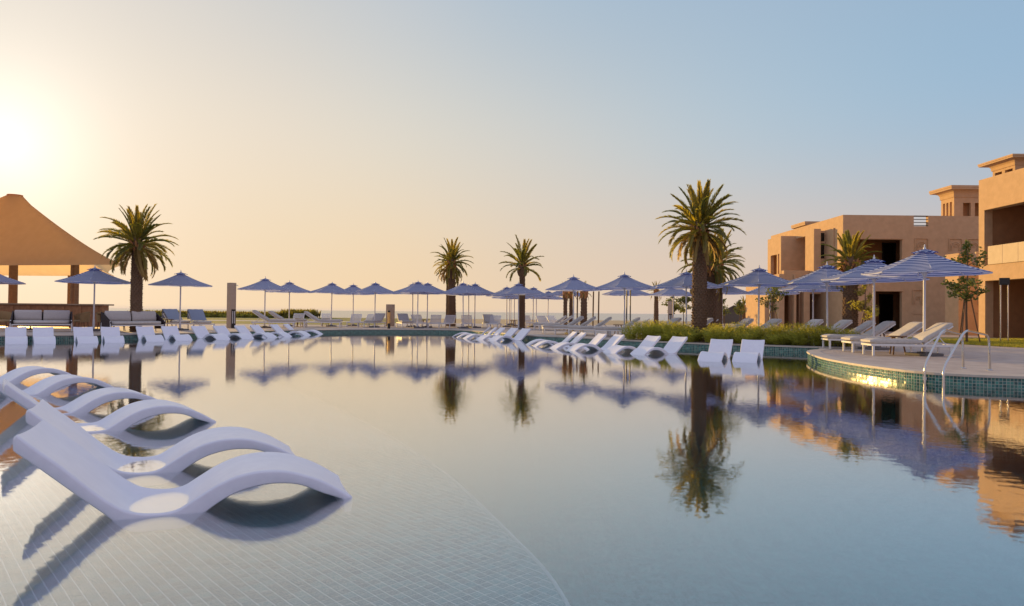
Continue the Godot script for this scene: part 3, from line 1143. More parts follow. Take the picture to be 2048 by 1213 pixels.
func build_palms() -> void:
	for b in [0.35, 0.5, 0.85, 1.05, 1.1, 1.35]:
		fronds.append(frond_shape(b, 62, 0.185, 0.62, int(b * 100)))
	make_palm("date_palm", "big date palm in the hedge bed, tallest palm right of the middle", Vector3(6.9, 0.2, -25.0), 4.1, 0.25, 0.225, 1.42, 66, 101)
	make_palm("date_palm", "date palm on the left behind the dark wicker sofa, beside the tent", Vector3(-16.1, 0.2, -29.1), 3.7, 0.215, 0.195, 1.44, 62, 102)
	make_palm("date_palm", "far date palm with a stout trunk rising beside a thinner one, left of the middle", Vector3(-4.05, 0.2, -46.0), 4.25, 0.25, 0.21, 1.36, 52, 103, Vector2(0.02, 0))
	make_palm("date_palm", "date palm in the middle with a round knob under its open crown", Vector3(0.62, 0.2, -41.9), 3.8, 0.18, 0.155, 1.5, 30, 104, Vector2.ZERO, -0.35)
	make_palm("date_palm", "date palm right behind the big one, its crown half covered", Vector3(8.85, 0.2, -30.2), 3.05, 0.24, 0.20, 1.32, 52, 105)
	make_palm("date_palm", "palm with a loose feathery top behind the pair right of the middle", Vector3(10.5, 0.2, -34.5), 3.55, 0.17, 0.15, 1.4, 36, 106)
	make_palm("date_palm", "stout short date palm in front of the buildings, leaves above the parasols", Vector3(14.25, 0.2, -28.6), 3.15, 0.27, 0.25, 1.12, 46, 107)
	make_palm("date_palm", "thin dark trunk standing close to the left of the stout far palm", Vector3(-4.45, 0.2, -47.2), 3.9, 0.13, 0.11, 1.0, 22, 108)
	make_palm("date_palm", "small far palm seen between parasols left of the big palm", Vector3(12.75, 0.2, -60.0), 2.9, 0.2, 0.15, 0.75, 22, 109)
	make_palm("date_palm", "small far palm beyond the low mound, left of the buildings", Vector3(20.5, 0.2, -60.0), 1.6, 0.14, 0.10, 0.7, 20, 110)
	make_palm("date_palm", "left one of the dark palm trunks under the broad middle parasol", Vector3(3.35, 0.2, -42.6), 2.25, 0.12, 0.10, 0.5, 14, 111)
	make_palm("date_palm", "right one of the two close dark palm trunks under the broad middle parasol", Vector3(3.78, 0.2, -43.4), 2.25, 0.12, 0.10, 0.5, 14, 112)
	make_palm("date_palm", "brown trunk with thin stakes beside it, between the two broad middle parasols", Vector3(4.45, 0.2, -42.0), 2.25, 0.19, 0.16, 0.5, 14, 113)

# ---------------------------------------------------------------- buildings
# a wall with openings: «o» its lower corner, «u» along it, «nrm» outward; holes as [u0, y0, u1, y1] measured from o
func wall(s: Shape, o: Vector3, u: Vector3, length: float, height: float, thick: float, nrm: Vector3, holes: Array) -> void:
	var us := [0.0, length]
	var ys := [0.0, height]
	for h in holes:
		us.append_array([clampf(h[0], 0, length), clampf(h[2], 0, length)])
		ys.append_array([clampf(h[1], 0, height), clampf(h[3], 0, height)])
	us.sort()
	ys.sort()
	var back := -nrm * thick
	for i in us.size() - 1:
		for j in ys.size() - 1:
			if us[i + 1] - us[i] < 1e-4 or ys[j + 1] - ys[j] < 1e-4:
				continue
			var mid := Vector2((us[i] + us[i + 1]) / 2, (ys[j] + ys[j + 1]) / 2)
			var open := false
			for h in holes:
				if mid.x > h[0] and mid.x < h[2] and mid.y > h[1] and mid.y < h[3]:
					open = true
			if open:
				continue
			var a: Vector3 = o + u * us[i] + Vector3.UP * ys[j]
			var b: Vector3 = o + u * us[i + 1] + Vector3.UP * ys[j]
			var c: Vector3 = o + u * us[i + 1] + Vector3.UP * ys[j + 1]
			var d: Vector3 = o + u * us[i] + Vector3.UP * ys[j + 1]
			s.quad(a, b, c, d, nrm)
			s.quad(a + back, b + back, c + back, d + back, -nrm)
	for h in holes:
		var a: Vector3 = o + u * h[0] + Vector3.UP * h[1]
		var b: Vector3 = o + u * h[2] + Vector3.UP * h[1]
		var c: Vector3 = o + u * h[2] + Vector3.UP * minf(h[3], height)
		var d: Vector3 = o + u * h[0] + Vector3.UP * minf(h[3], height)
		s.quad(a, d, d + back, a + back, u)
		s.quad(b, c, c + back, b + back, -u)
		if h[1] > 0.001:
			s.quad(a, b, b + back, a + back, Vector3.UP)
		if h[3] < height - 0.001:
			s.quad(d, c, c + back, d + back, Vector3.DOWN)
	var top := Vector3.UP * height
	s.quad(o + top, o + u * length + top, o + u * length + top + back, o + top + back, Vector3.UP)
	s.quad(o, o + top, o + top + back, o + back, -u)
	s.quad(o + u * length, o + u * length + top, o + u * length + top + back, o + u * length + back, u)

# the five inner faces of a room that opens towards +z at z1
func niche(s: Shape, lo: Vector3, hi: Vector3) -> void:
	var t := 0.12
	s.block(Vector3(lo.x - t, lo.y - t, lo.z - t), Vector3(hi.x + t, hi.y + t, lo.z))
	s.block(Vector3(lo.x - t, lo.y - t, lo.z), Vector3(lo.x, hi.y + t, hi.z))
	s.block(Vector3(hi.x, lo.y - t, lo.z), Vector3(hi.x + t, hi.y + t, hi.z))
	s.block(Vector3(lo.x, lo.y - t, lo.z), Vector3(hi.x, lo.y, hi.z))
	s.block(Vector3(lo.x, hi.y, lo.z), Vector3(hi.x, hi.y + t, hi.z))

func offset_of(o: Node3D) -> Transform3D:
	return Transform3D(Basis(), -o.position)

func relief(o: Node3D, lo: Vector3, w: float, h: float) -> void:
	# raised square frame with an arch and a small rosette, on a wall that faces +z
	var s := Shape.new()
	var e := 0.05
	var p := 0.06
	s.block(lo + Vector3(0, h - e, 0), lo + Vector3(w, h, p), 0.008)
	s.block(lo + Vector3(0, 0, 0), lo + Vector3(e, h - e, p), 0.008)
	s.block(lo + Vector3(w - e, 0, 0), lo + Vector3(w, h - e, p), 0.008)
	var c := lo + Vector3(w / 2, h * 0.30, 0.012)
	for r in [0.36, 0.26]:
		var pts := []
		for k in 15:
			var a := PI * k / 14.0
			pts.append(c + Vector3(cos(a) * w * r, sin(a) * w * r * 1.1, 0))
		pts.push_front(c + Vector3(w * r, -h * 0.24, 0))
		pts.append(c + Vector3(-w * r, -h * 0.24, 0))
		s.tube(pts, 0.035, 6)
	for k in 5:
		var a := PI * (0.1 + 0.2 * k)
		s.tube([c, c + Vector3(cos(a) * w * 0.17, sin(a) * w * 0.17, 0)], 0.018, 5)
	part("relief_panel", s, M.plaster, o, offset_of(o))

func wind_tower(o: Node3D, x0: float, x1: float, z0: float, z1: float, y0: float, y1: float, over: float, left_slots: Array, front_slots: Array, eaves := 0.75, core := true) -> void:
	# open lantern with slots, and a stepped cornice that leans out
	var s := Shape.new()
	var h := y1 - y0 - eaves
	wall(s, Vector3(x0, y0, z0), Vector3.BACK, z1 - z0, h, 0.16, Vector3.LEFT, left_slots)
	wall(s, Vector3(x0 + 0.16, y0, z1), Vector3.RIGHT, x1 - x0 - 0.32, h, 0.16, Vector3.BACK, front_slots)
	wall(s, Vector3(x1, y0, z1), Vector3.FORWARD, z1 - z0, h, 0.16, Vector3.RIGHT, left_slots)
	wall(s, Vector3(x1 - 0.16, y0, z0), Vector3.LEFT, x1 - x0 - 0.32, h, 0.16, Vector3.FORWARD, front_slots)
	# end pieces at the corners
	for c in [[x0 + 0.08, z1 - 0.08], [x1 - 0.08, z1 - 0.08], [x0 + 0.08, z0 + 0.08], [x1 - 0.08, z0 + 0.08]]:
		s.block(Vector3(c[0] - 0.077, y0, c[1] - 0.077), Vector3(c[0] + 0.077, y0 + h - 0.003, c[1] + 0.077))
	var t := part("tower", s, M.plaster, o, offset_of(o))
	if core:
		s = Shape.new()
		s.block(Vector3(x0 + 0.45, y0, z0 + 0.45), Vector3(x1 - 0.45, y0 + h, z1 - 0.45))
		part("core", s, M.loggia_plaster, t)
	s = Shape.new()
	var yc := y0 + h
	# hollow flare from the shaft out to the eaves
	var rings := []
	for q in [[0.0, 0.0], [0.03, 0.04], [0.03, 0.10], [0.28, 0.14], [0.40, 0.28], [0.46, 0.55], [0.50, 1.0], [0.62, 1.0], [0.62, 1.06], [0.75, 1.06]]:
		var e: float = over * q[1]
		var y: float = yc + q[0] * eaves / 0.75
		rings.append([Vector3(x0 - e, y, z1 + e), Vector3(x1 + e, y, z1 + e), Vector3(x1 + e, y, z0 - e), Vector3(x0 - e, y, z0 - e)])
	for i in rings.size() - 1:
		for k in 4:
			var j := (k + 1) % 4
			var mid: Vector3 = (rings[i][k] + rings[i][j]) / 2 - Vector3((x0 + x1) / 2, 0, (z0 + z1) / 2)
			var dy: float = rings[i + 1][k].y - rings[i][k].y
			var way := Vector3(mid.x if k % 2 else 0.0, 0, mid.z if k % 2 == 0 else 0.0)
			s.quad(rings[i][k], rings[i][j], rings[i + 1][j], rings[i + 1][k], way.normalized() + Vector3(0, -0.5 if dy < 0.01 else -0.01, 0))
	s.poly(rings[-1], Vector3.UP)
	s.poly(rings[0], Vector3.DOWN)
	part("cornice", s, M.plaster, t)

func build_buildings() -> void:
	var s: Shape
	# ---- middle building
	var o := thing("hotel_building", "brown middle building with loggias, arch reliefs and a wind tower on its flat roof", "building", Vector3(21.0, DECK, -43.0))
	var off := offset_of(o)
	var y0 := 0.2
	s = Shape.new()
	wall(s, Vector3(20.95, y0, -43.0), Vector3.RIGHT, 11.55, 7.4, 0.25, Vector3.BACK, [[0.35, 3.7, 3.75, 5.86], [2.08, 0.0, 3.75, 2.56], [4.49, 6.73, 5.41, 7.5]])
	wall(s, Vector3(20.95, y0, -55.0), Vector3.BACK, 11.75, 7.4, 0.25, Vector3.LEFT, [])
	wall(s, Vector3(32.5, y0, -43.25), Vector3.FORWARD, 11.75, 7.4, 0.25, Vector3.RIGHT, [])
	wall(s, Vector3(32.25, y0, -55.0), Vector3.LEFT, 11.05, 7.4, 0.25, Vector3.FORWARD, [])
	part("wall", s, M.plaster, o, off)
	s = Shape.new()
	s.block(Vector3(21.2, 6.45, -54.75), Vector3(32.25, 6.7, -43.25))
	part("roof", s, M.plaster, o, off)
	s = Shape.new()
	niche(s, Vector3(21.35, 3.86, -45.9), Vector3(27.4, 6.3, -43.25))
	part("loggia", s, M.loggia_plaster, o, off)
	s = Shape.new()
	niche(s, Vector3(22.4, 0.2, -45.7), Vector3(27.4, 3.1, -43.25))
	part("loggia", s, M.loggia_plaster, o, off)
	for d in [[25.05, 4.0, 25.85, 6.1, -45.89], [24.75, 0.21, 25.55, 2.6, -45.69]]:
		s = Shape.new()
		s.block(Vector3(d[0] - 0.06, d[1], d[4]), Vector3(d[2] + 0.06, d[3] + 0.06, d[4] + 0.06))
		var door := part("door", s, M.dark_metal, o, off)
		s = Shape.new()
		s.block(Vector3(d[0], d[1] + 0.05, d[4] + 0.05), Vector3(d[2], d[3], d[4] + 0.075))
		part("pane", s, M.dark_opening, door)
	# lintel line over the openings and a slim string course
	s = Shape.new()
	for q in [[21.2, 6.08, 24.8, 6.16, -42.955], [22.95, 2.78, 24.8, 2.85, -42.955], [21.3, 3.6, 24.75, 3.9, -42.93]]:
		s = Shape.new()
		s.block(Vector3(q[0], q[1], -43.0), Vector3(q[2], q[3], q[4]), 0.01)
		part("trim", s, M.plaster, o, off)
	relief(o, Vector3(25.5, 5.35, -43.0), 0.85, 0.82)
	relief(o, Vector3(27.65, 5.35, -43.0), 0.85, 0.82)
	relief(o, Vector3(28.8, 5.35, -43.0), 0.85, 0.82)
	relief(o, Vector3(25.35, 1.95, -43.0), 0.7, 0.95)
	s = Shape.new()
	s.block(Vector3(25.35, 1.35, -43.0), Vector3(26.05, 1.41, -42.965), 0.01)
	part("ledge", s, M.plaster, o, off)
	for k in 4:
		s = Shape.new()
		s.block(Vector3(25.44, 6.97 + k * 0.19, -43.15), Vector3(26.36, 7.01 + k * 0.19, -43.10))
		part("rail", s, M.dark_metal, o, off)
	wind_tower(o, 29.95, 33.4, -47.4, -46.0, 6.6, 10.05, 0.5, [[0.2, 1.0, 0.42, 2.45], [0.57, 1.0, 0.79, 2.45], [0.94, 1.0, 1.16, 2.45]], [[0.45, 0.6, 0.98, 2.35], [1.25, 0.6, 1.78, 2.35], [2.1, 0.6, 2.63, 2.35]])
	# ---- right building
	o = thing("hotel_building", "sunlit orange building at the right edge with a deep loggia above a dark recess", "building", Vector3(23.0, DECK, -27.0))
	off = offset_of(o)
	s = Shape.new()
	wall(s, Vector3(23.0, y0, -33.46), Vector3.BACK, 13.5, 7.75, 0.4, Vector3.LEFT, [[0.40, 3.52, 9.5, 6.2], [0.46, 0.0, 9.5, 2.75]])
	wall(s, Vector3(23.4, y0, -19.96), Vector3.RIGHT, 9.0, 7.75, 0.3, Vector3.BACK, [])
	wall(s, Vector3(32.4, y0, -33.46), Vector3.LEFT, 9.0, 7.75, 0.3, Vector3.FORWARD, [])
	wall(s, Vector3(32.4, y0, -20.26), Vector3.FORWARD, 12.9, 7.75, 0.3, Vector3.RIGHT, [])
	part("wall", s, M.plaster, o, off)
	s = Shape.new()
	s.block(Vector3(23.4, 6.85, -33.16), Vector3(32.1, 7.1, -20.26))
	part("roof", s, M.plaster, o, off)
	for y in [[3.6, 6.6], [0.2, 3.3]]:
		s = Shape.new()
		var t := 0.1
		s.block(Vector3(26.2, y[0], -33.1), Vector3(26.3, y[1], -23.5))
		s.block(Vector3(23.4, y[0], -33.16), Vector3(26.3, y[1], -33.1))
		s.block(Vector3(23.4, y[0], -23.5), Vector3(26.3, y[1], -23.4))
		s.block(Vector3(23.4, y[0] - t, -33.16), Vector3(26.3, y[0] + 0.003, -23.4))
		s.block(Vector3(23.4, y[1], -33.16), Vector3(26.3, y[1] + t, -23.4))
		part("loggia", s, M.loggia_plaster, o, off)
	for k in 9:
		s = Shape.new()
		s.block(Vector3(22.97, 3.735, -32.78 + k * 0.985), Vector3(23.09, 4.62, -32.78 + k * 0.985 + 0.975), 0.006)
		part("panel", s, M.pale_panel, o, off)
	s = Shape.new()
	for q in [[6.4, 6.5, -33.06], [2.955, 3.03, -33.0]]:
		s = Shape.new()
		s.block(Vector3(22.955, q[0], q[2]), Vector3(23.0, q[1], -23.9), 0.01)
		part("trim", s, M.plaster, o, off)
	for z in [-29.5, -26.5]:
		s = Shape.new()
		s.block(Vector3(26.14, 0.22, z), Vector3(26.2, 2.6, z + 1.6))
		part("door", s, M.dark_opening, o, off)
	wind_tower(o, 23.75, 28.4, -33.55, -32.05, 6.9, 8.85, 0.42, [[0.14, 0.8, 0.64, 1.4], [0.84, 0.8, 1.36, 1.4]], [[0.3, 0.8, 0.95, 1.4], [1.25, 0.8, 1.9, 1.4], [2.2, 0.8, 2.85, 1.4], [3.15, 0.8, 3.8, 1.4]], 0.45, false)
	# its low wing with a pale parapet
	s = Shape.new()
	s.block(Vector3(24.34, 0.2, -38.15), Vector3(30.0, 4.15, -37.0))
	s.block(Vector3(24.34, 4.15, -38.15), Vector3(25.05, 4.68, -37.0))
	part("wing", s, M.plaster, o, off)
	for k in 3:
		s = Shape.new()
		s.block(Vector3(25.2 + k * 0.62, 4.0, -36.97), Vector3(25.81 + k * 0.62, 4.75, -36.85), 0.006)
		part("panel", s, M.pale_panel, o, off)
	relief(o, Vector3(25.35, 1.9, -37.0), 0.75, 0.9)
	s = Shape.new()
	s.block(Vector3(25.3, 1.4, -37.0), Vector3(26.2, 1.46, -36.96), 0.01)
	part("ledge", s, M.plaster, o, off)
	# ---- left building
	o = thing("hotel_building", "stepped leftmost building with sunlit left faces and a row of ground floor openings", "building", Vector3(19.0, DECK, -46.0))
	off = offset_of(o)
	s = Shape.new()
	wall(s, Vector3(17.9, y0, -46.0), Vector3.RIGHT, 4.7, 3.75, 0.3, Vector3.BACK, [[0.36, 0.0, 0.92, 2.4], [1.16, 0.0, 1.55, 2.4], [2.04, 0.0, 3.15, 2.45], [3.98, 0.0, 4.5, 2.45]])
	wall(s, Vector3(17.9, y0, -52.0), Vector3.BACK, 5.7, 3.75, 0.3, Vector3.LEFT, [])
	wall(s, Vector3(22.6, y0, -46.3), Vector3.FORWARD, 5.7, 3.75, 0.3, Vector3.RIGHT, [])
	wall(s, Vector3(22.3, y0, -52.0), Vector3.LEFT, 4.1, 3.75, 0.3, Vector3.FORWARD, [])
	s.block(Vector3(18.2, 3.5, -51.7), Vector3(22.3, 3.7, -46.3))
	part("wall", s, M.plaster, o, off)
	for q in [[17.86, 18.22], [18.86, 19.02], [19.52, 19.92], [21.12, 21.45], [21.75, 21.95]]:
		s = Shape.new()
		s.block(Vector3(q[0], 0.2, -45.997), Vector3(q[1], 3.95, -45.4), 0.01)
		part("pier", s, M.plaster, o, off)
	s = Shape.new()
	s.block(Vector3(18.24, 3.5, -45.99), Vector3(22.3, 4.2, -45.55), 0.01)
	part("parapet", s, M.plaster, o, off)
	s = Shape.new()
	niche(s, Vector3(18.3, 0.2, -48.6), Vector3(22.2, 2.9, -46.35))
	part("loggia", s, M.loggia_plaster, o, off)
	for q in [[17.2, 17.55], [17.55, 17.85]]:
		s = Shape.new()
		s.block(Vector3(q[0], 0.2, -47.5), Vector3(q[1] - 0.004, 2.2 if q[0] < 17.4 else 2.9, -46.2 - (q[0] - 17.2)))
		part("wall", s, M.plaster, o, off)
	s = Shape.new()
	wall(s, Vector3(19.0, 3.7, -50.5), Vector3.BACK, 2.5, 3.1, 0.25, Vector3.LEFT, [[0.6, 0.2, 1.75, 1.85], [1.95, 0.2, 2.2, 1.85]])
	wall(s, Vector3(19.25, 3.7, -48.0), Vector3.RIGHT, 4.0, 3.1, 0.25, Vector3.BACK, [])
	wall(s, Vector3(23.25, 3.7, -50.5), Vector3.LEFT, 4.0, 3.1, 0.25, Vector3.FORWARD, [])
	s.block(Vector3(19.25, 6.2, -50.25), Vector3(23.25, 6.4, -48.25))
	s.block(Vector3(20.6, 3.7, -50.25), Vector3(20.7, 6.2, -48.25))
	part("upper_storey", s, M.plaster, o, off)
	s = Shape.new()
	s.block(Vector3(20.0, 3.7, -46.35), Vector3(20.46, 6.95, -45.0), 0.01)
	s.block(Vector3(20.46, 3.7, -46.35), Vector3(20.86, 6.85, -45.25))
	s.block(Vector3(20.86, 2.9, -45.39), Vector3(21.7, 6.9, -44.1), 0.01)
	s.block(Vector3(20.0, 6.6, -47.9), Vector3(22.0, 6.8, -46.36))
	part("tower_wall", s, M.plaster, o, off)
	for q in [[5.0, 6.0], [6.15, 6.7]]:  # thin dark slabs on the wall stand in for shaded open slots
		s = Shape.new()
		s.block(Vector3(20.55, q[0], -45.25), Vector3(20.80, q[1], -45.23))
		part("dark_slot", s, M.dark_opening, o, off)
	wind_tower(o, 21.5, 23.9, -51.1, -49.4, 6.3, 8.0, 0.36, [[0.3, 0.3, 0.7, 0.85], [1.0, 0.3, 1.4, 0.85]], [[0.3, 0.3, 0.8, 0.85], [1.2, 0.3, 1.7, 0.85]])

# ---------------------------------------------------------------- tent and bar on the left
func build_tent_bar() -> void:
	var o := thing("tent", "large peaked beige cloth tent on stout posts above the bar at the left", "tent", Vector3(-26.1, DECK, -35.5))
	# peak, and the corners of its edge (relative)
	var apex_y := 6.85
	var corners := [Vector3(7.6, 3.08, 3.2), Vector3(1.8, 2.95, -6.0), Vector3(-8.5, 2.95, -6.5), Vector3(-10.0, 2.9, 0.0), Vector3(-6.5, 2.9, 4.6)]
	var s := Shape.new()
	var rows := []
	for i in 17:
		var f := i / 16.0
		var line := PackedVector3Array()
		for c in corners.size():
			for j in 10:
				var g := j / 10.0
				var a: Vector3 = corners[c]
				var b: Vector3 = corners[(c + 1) % corners.size()]
				var rim := a.lerp(b, g)
				var bow := 4.0 * g * (1.0 - g)
				rim = Vector3(rim.x * (1.0 - 0.10 * bow), rim.y - 0.04 * bow, rim.z * (1.0 - 0.10 * bow))
				var flat := Vector2(rim.x, rim.z)
				var inner := flat.normalized() * 0.33
				var q := inner.lerp(flat, f)
				# the cloth hangs hollow from the peak
				var y := lerpf(apex_y, rim.y, 1.0 - pow(1.0 - f, 1.22))
				line.append(Vector3(q.x, y, q.y))
		rows.append(line)
	s.grid(rows, true, true)
	part("canopy", s, M.tent_cloth, o)
	s = Shape.new()
	s.lathe(Vector3(0, 0, 0), [Vector2(0.36, apex_y - 0.06), Vector2(0.36, apex_y + 0.03), Vector2(0.05, apex_y + 0.07)], 16)
	part("peak_cap", s, M.tent_cloth, o)
	for p in [[0.0, 0.0, 0.21, 6.8], [4.15, 1.6, 0.115, 3.45], [4.45, 1.75, 0.105, 3.4], [-6.0, 2.6, 0.14, 3.3], [-0.7, -5.6, 0.12, 2.95], [-8.0, -5.9, 0.14, 2.95]]:
		s = Shape.new()
		s.lathe(Vector3(p[0], 0, p[1]), [Vector2(p[2] * 1.15, 0), Vector2(p[2] * 1.15, 0.06), Vector2(p[2], 0.07), Vector2(p[2] * 0.9, p[3])], 14)
		part("post", s, M.post_wood, o)
	# bar counter
	o = thing("bar_counter", "long dark wooden bar counter under the tent behind the pale sofa", "bar counter", Vector3(-23.0, DECK, -32.8))
	s = Shape.new()
	s.block(Vector3(-6.0, 0.08, -0.55), Vector3(3.2, 1.12, 0.0))
	part("body", s, M.counter_wood, o)
	s = Shape.new()
	s.block(Vector3(-6.15, 1.12, -0.75), Vector3(3.35, 1.19, 0.12), 0.01)
	part("top", s, M.counter_top, o)
	for k in 11:
		s = Shape.new()
		s.block(Vector3(-5.95 + k * 0.82, 0.12, 0.002), Vector3(-5.95 + k * 0.82 + 0.8, 1.08, 0.03), 0.006)
		part("panel", s, M.counter_wood, o)

# ---------------------------------------------------------------- plants
func leaf_clump(s: Shape, c: Vector3, r: Vector3, count: int, l: float, w: float, rg: RandomNumberGenerator) -> void:
	for i in count:
		var d := Vector3(rg.randfn(), rg.randfn(), rg.randfn()).normalized()
		var p := c + d * r * pow(rg.randf(), 0.45)
		var a := Vector3(rg.randfn(), rg.randfn() * 0.5 + 0.15, rg.randfn()).normalized()
		var b := a.cross(Vector3(rg.randfn(), rg.randfn(), rg.randfn())).normalized()
		var k := rg.randf_range(0.7, 1.25)
		s.poly([p, p + a * l * 0.45 * k + b * w * k, p + a * l * k, p + a * l * 0.45 * k - b * w * k], a.cross(b))

func feather_bush(s: Shape, at: Vector3, h: float, wide: float, stems: int, rg: RandomNumberGenerator) -> void:
	# fine arching stems with narrow leaves
	for i in stems:
		var a := rg.randf() * TAU
		var d := Vector3(cos(a), 0, sin(a))
		var root := at + d * wide * 0.35 * rg.randf()
		var top := h * rg.randf_range(0.55, 1.05)
		var out := wide * rg.randf_range(0.1, 0.6)
		var prev := root
		for k in range(1, 6):
			var f := k / 5.0
			var p := root + d * out * f * f + Vector3(0, top * (f - 0.18 * f * f), 0)
			var dir := (p - prev).normalized()
			var side := dir.cross(Vector3(rg.randfn(), 0.2, rg.randfn())).normalized()
			s.poly([prev - side * 0.004, p - side * 0.003, p + side * 0.003, prev + side * 0.004], side.cross(dir))
			for j in 5:
				var q := prev.lerp(p, rg.randf())
				var e := (dir * 0.6 + Vector3(rg.randfn(), rg.randfn() * 0.4, rg.randfn()) * 0.7).normalized()
				var n := e.cross(Vector3(rg.randfn(), rg.randfn(), rg.randfn())).normalized()
				var l := rg.randf_range(0.05, 0.11)
				s.poly([q, q + e * l * 0.5 + n * 0.009, q + e * l, q + e * l * 0.5 - n * 0.009], e.cross(n))
			prev = p

func young_tree(label: String, at: Vector3, h: float, crown: float, leaf: float, count: int, mat: Material, seed_: int, stakes := 0) -> void:
	var rg := RandomNumberGenerator.new()
	rg.seed = seed_
	var o := thing("young_tree", label, "tree", at, 0.0, "young trees planted by the buildings")
	var s := Shape.new()
	var pts := []
	var rad := []
	for i in 7:
		var f := i / 6.0
		pts.append(Vector3(rg.randf_range(-0.05, 0.05) * f, h * 0.92 * f, rg.randf_range(-0.05, 0.05) * f))
		rad.append(lerpf(0.045, 0.012, f))
	s.tube(pts, rad, 7)
	var tips := []
	for i in 11:
		var f := rg.randf_range(0.42, 0.95)
		var p: Vector3 = Vector3(0, h * 0.92 * f, 0)
		var a := rg.randf() * TAU
		var l := crown * rg.randf_range(0.45, 1.05) * (1.15 - 0.5 * f)
		var q := p + Vector3(cos(a) * l, l * rg.randf_range(0.15, 0.7), sin(a) * l)
		s.tube([p, p.lerp(q, 0.5) + Vector3(0, 0.05, 0), q], [0.016, 0.010, 0.004], 5)
		tips.append([p, q])
	part("trunk", s, M.bark, o)
	s = Shape.new()
	var light := Shape.new()
	for t in tips:
		for k in 3:
			var c: Vector3 = (t[0] as Vector3).lerp(t[1], 0.45 + 0.27 * k) + Vector3(rg.randfn(), rg.randfn(), rg.randfn()) * 0.05
			leaf_clump(s if rg.randf() < 0.65 else light, c, Vector3.ONE * crown * rg.randf_range(0.16, 0.30), count / 33, leaf, leaf * 0.33, rg)
	leaf_clump(s, Vector3(0, h * 0.95, 0), Vector3(0.12, 0.22, 0.12), count / 14, leaf, leaf * 0.33, rg)
	part("crown", s, mat, o)
	part("crown", light, M.leaf_dry if mat == M.leaf_dry else M.tree_leaf_light, o)
	for k in stakes:
		s = Shape.new()
		var a := TAU * k / stakes + 0.5
		s.tube([Vector3(cos(a) * 0.42, 0, sin(a) * 0.42), Vector3(cos(a) * 0.10, h * 0.48, sin(a) * 0.10)], 0.022, 6)
		part("stake", s, M.teak, o)

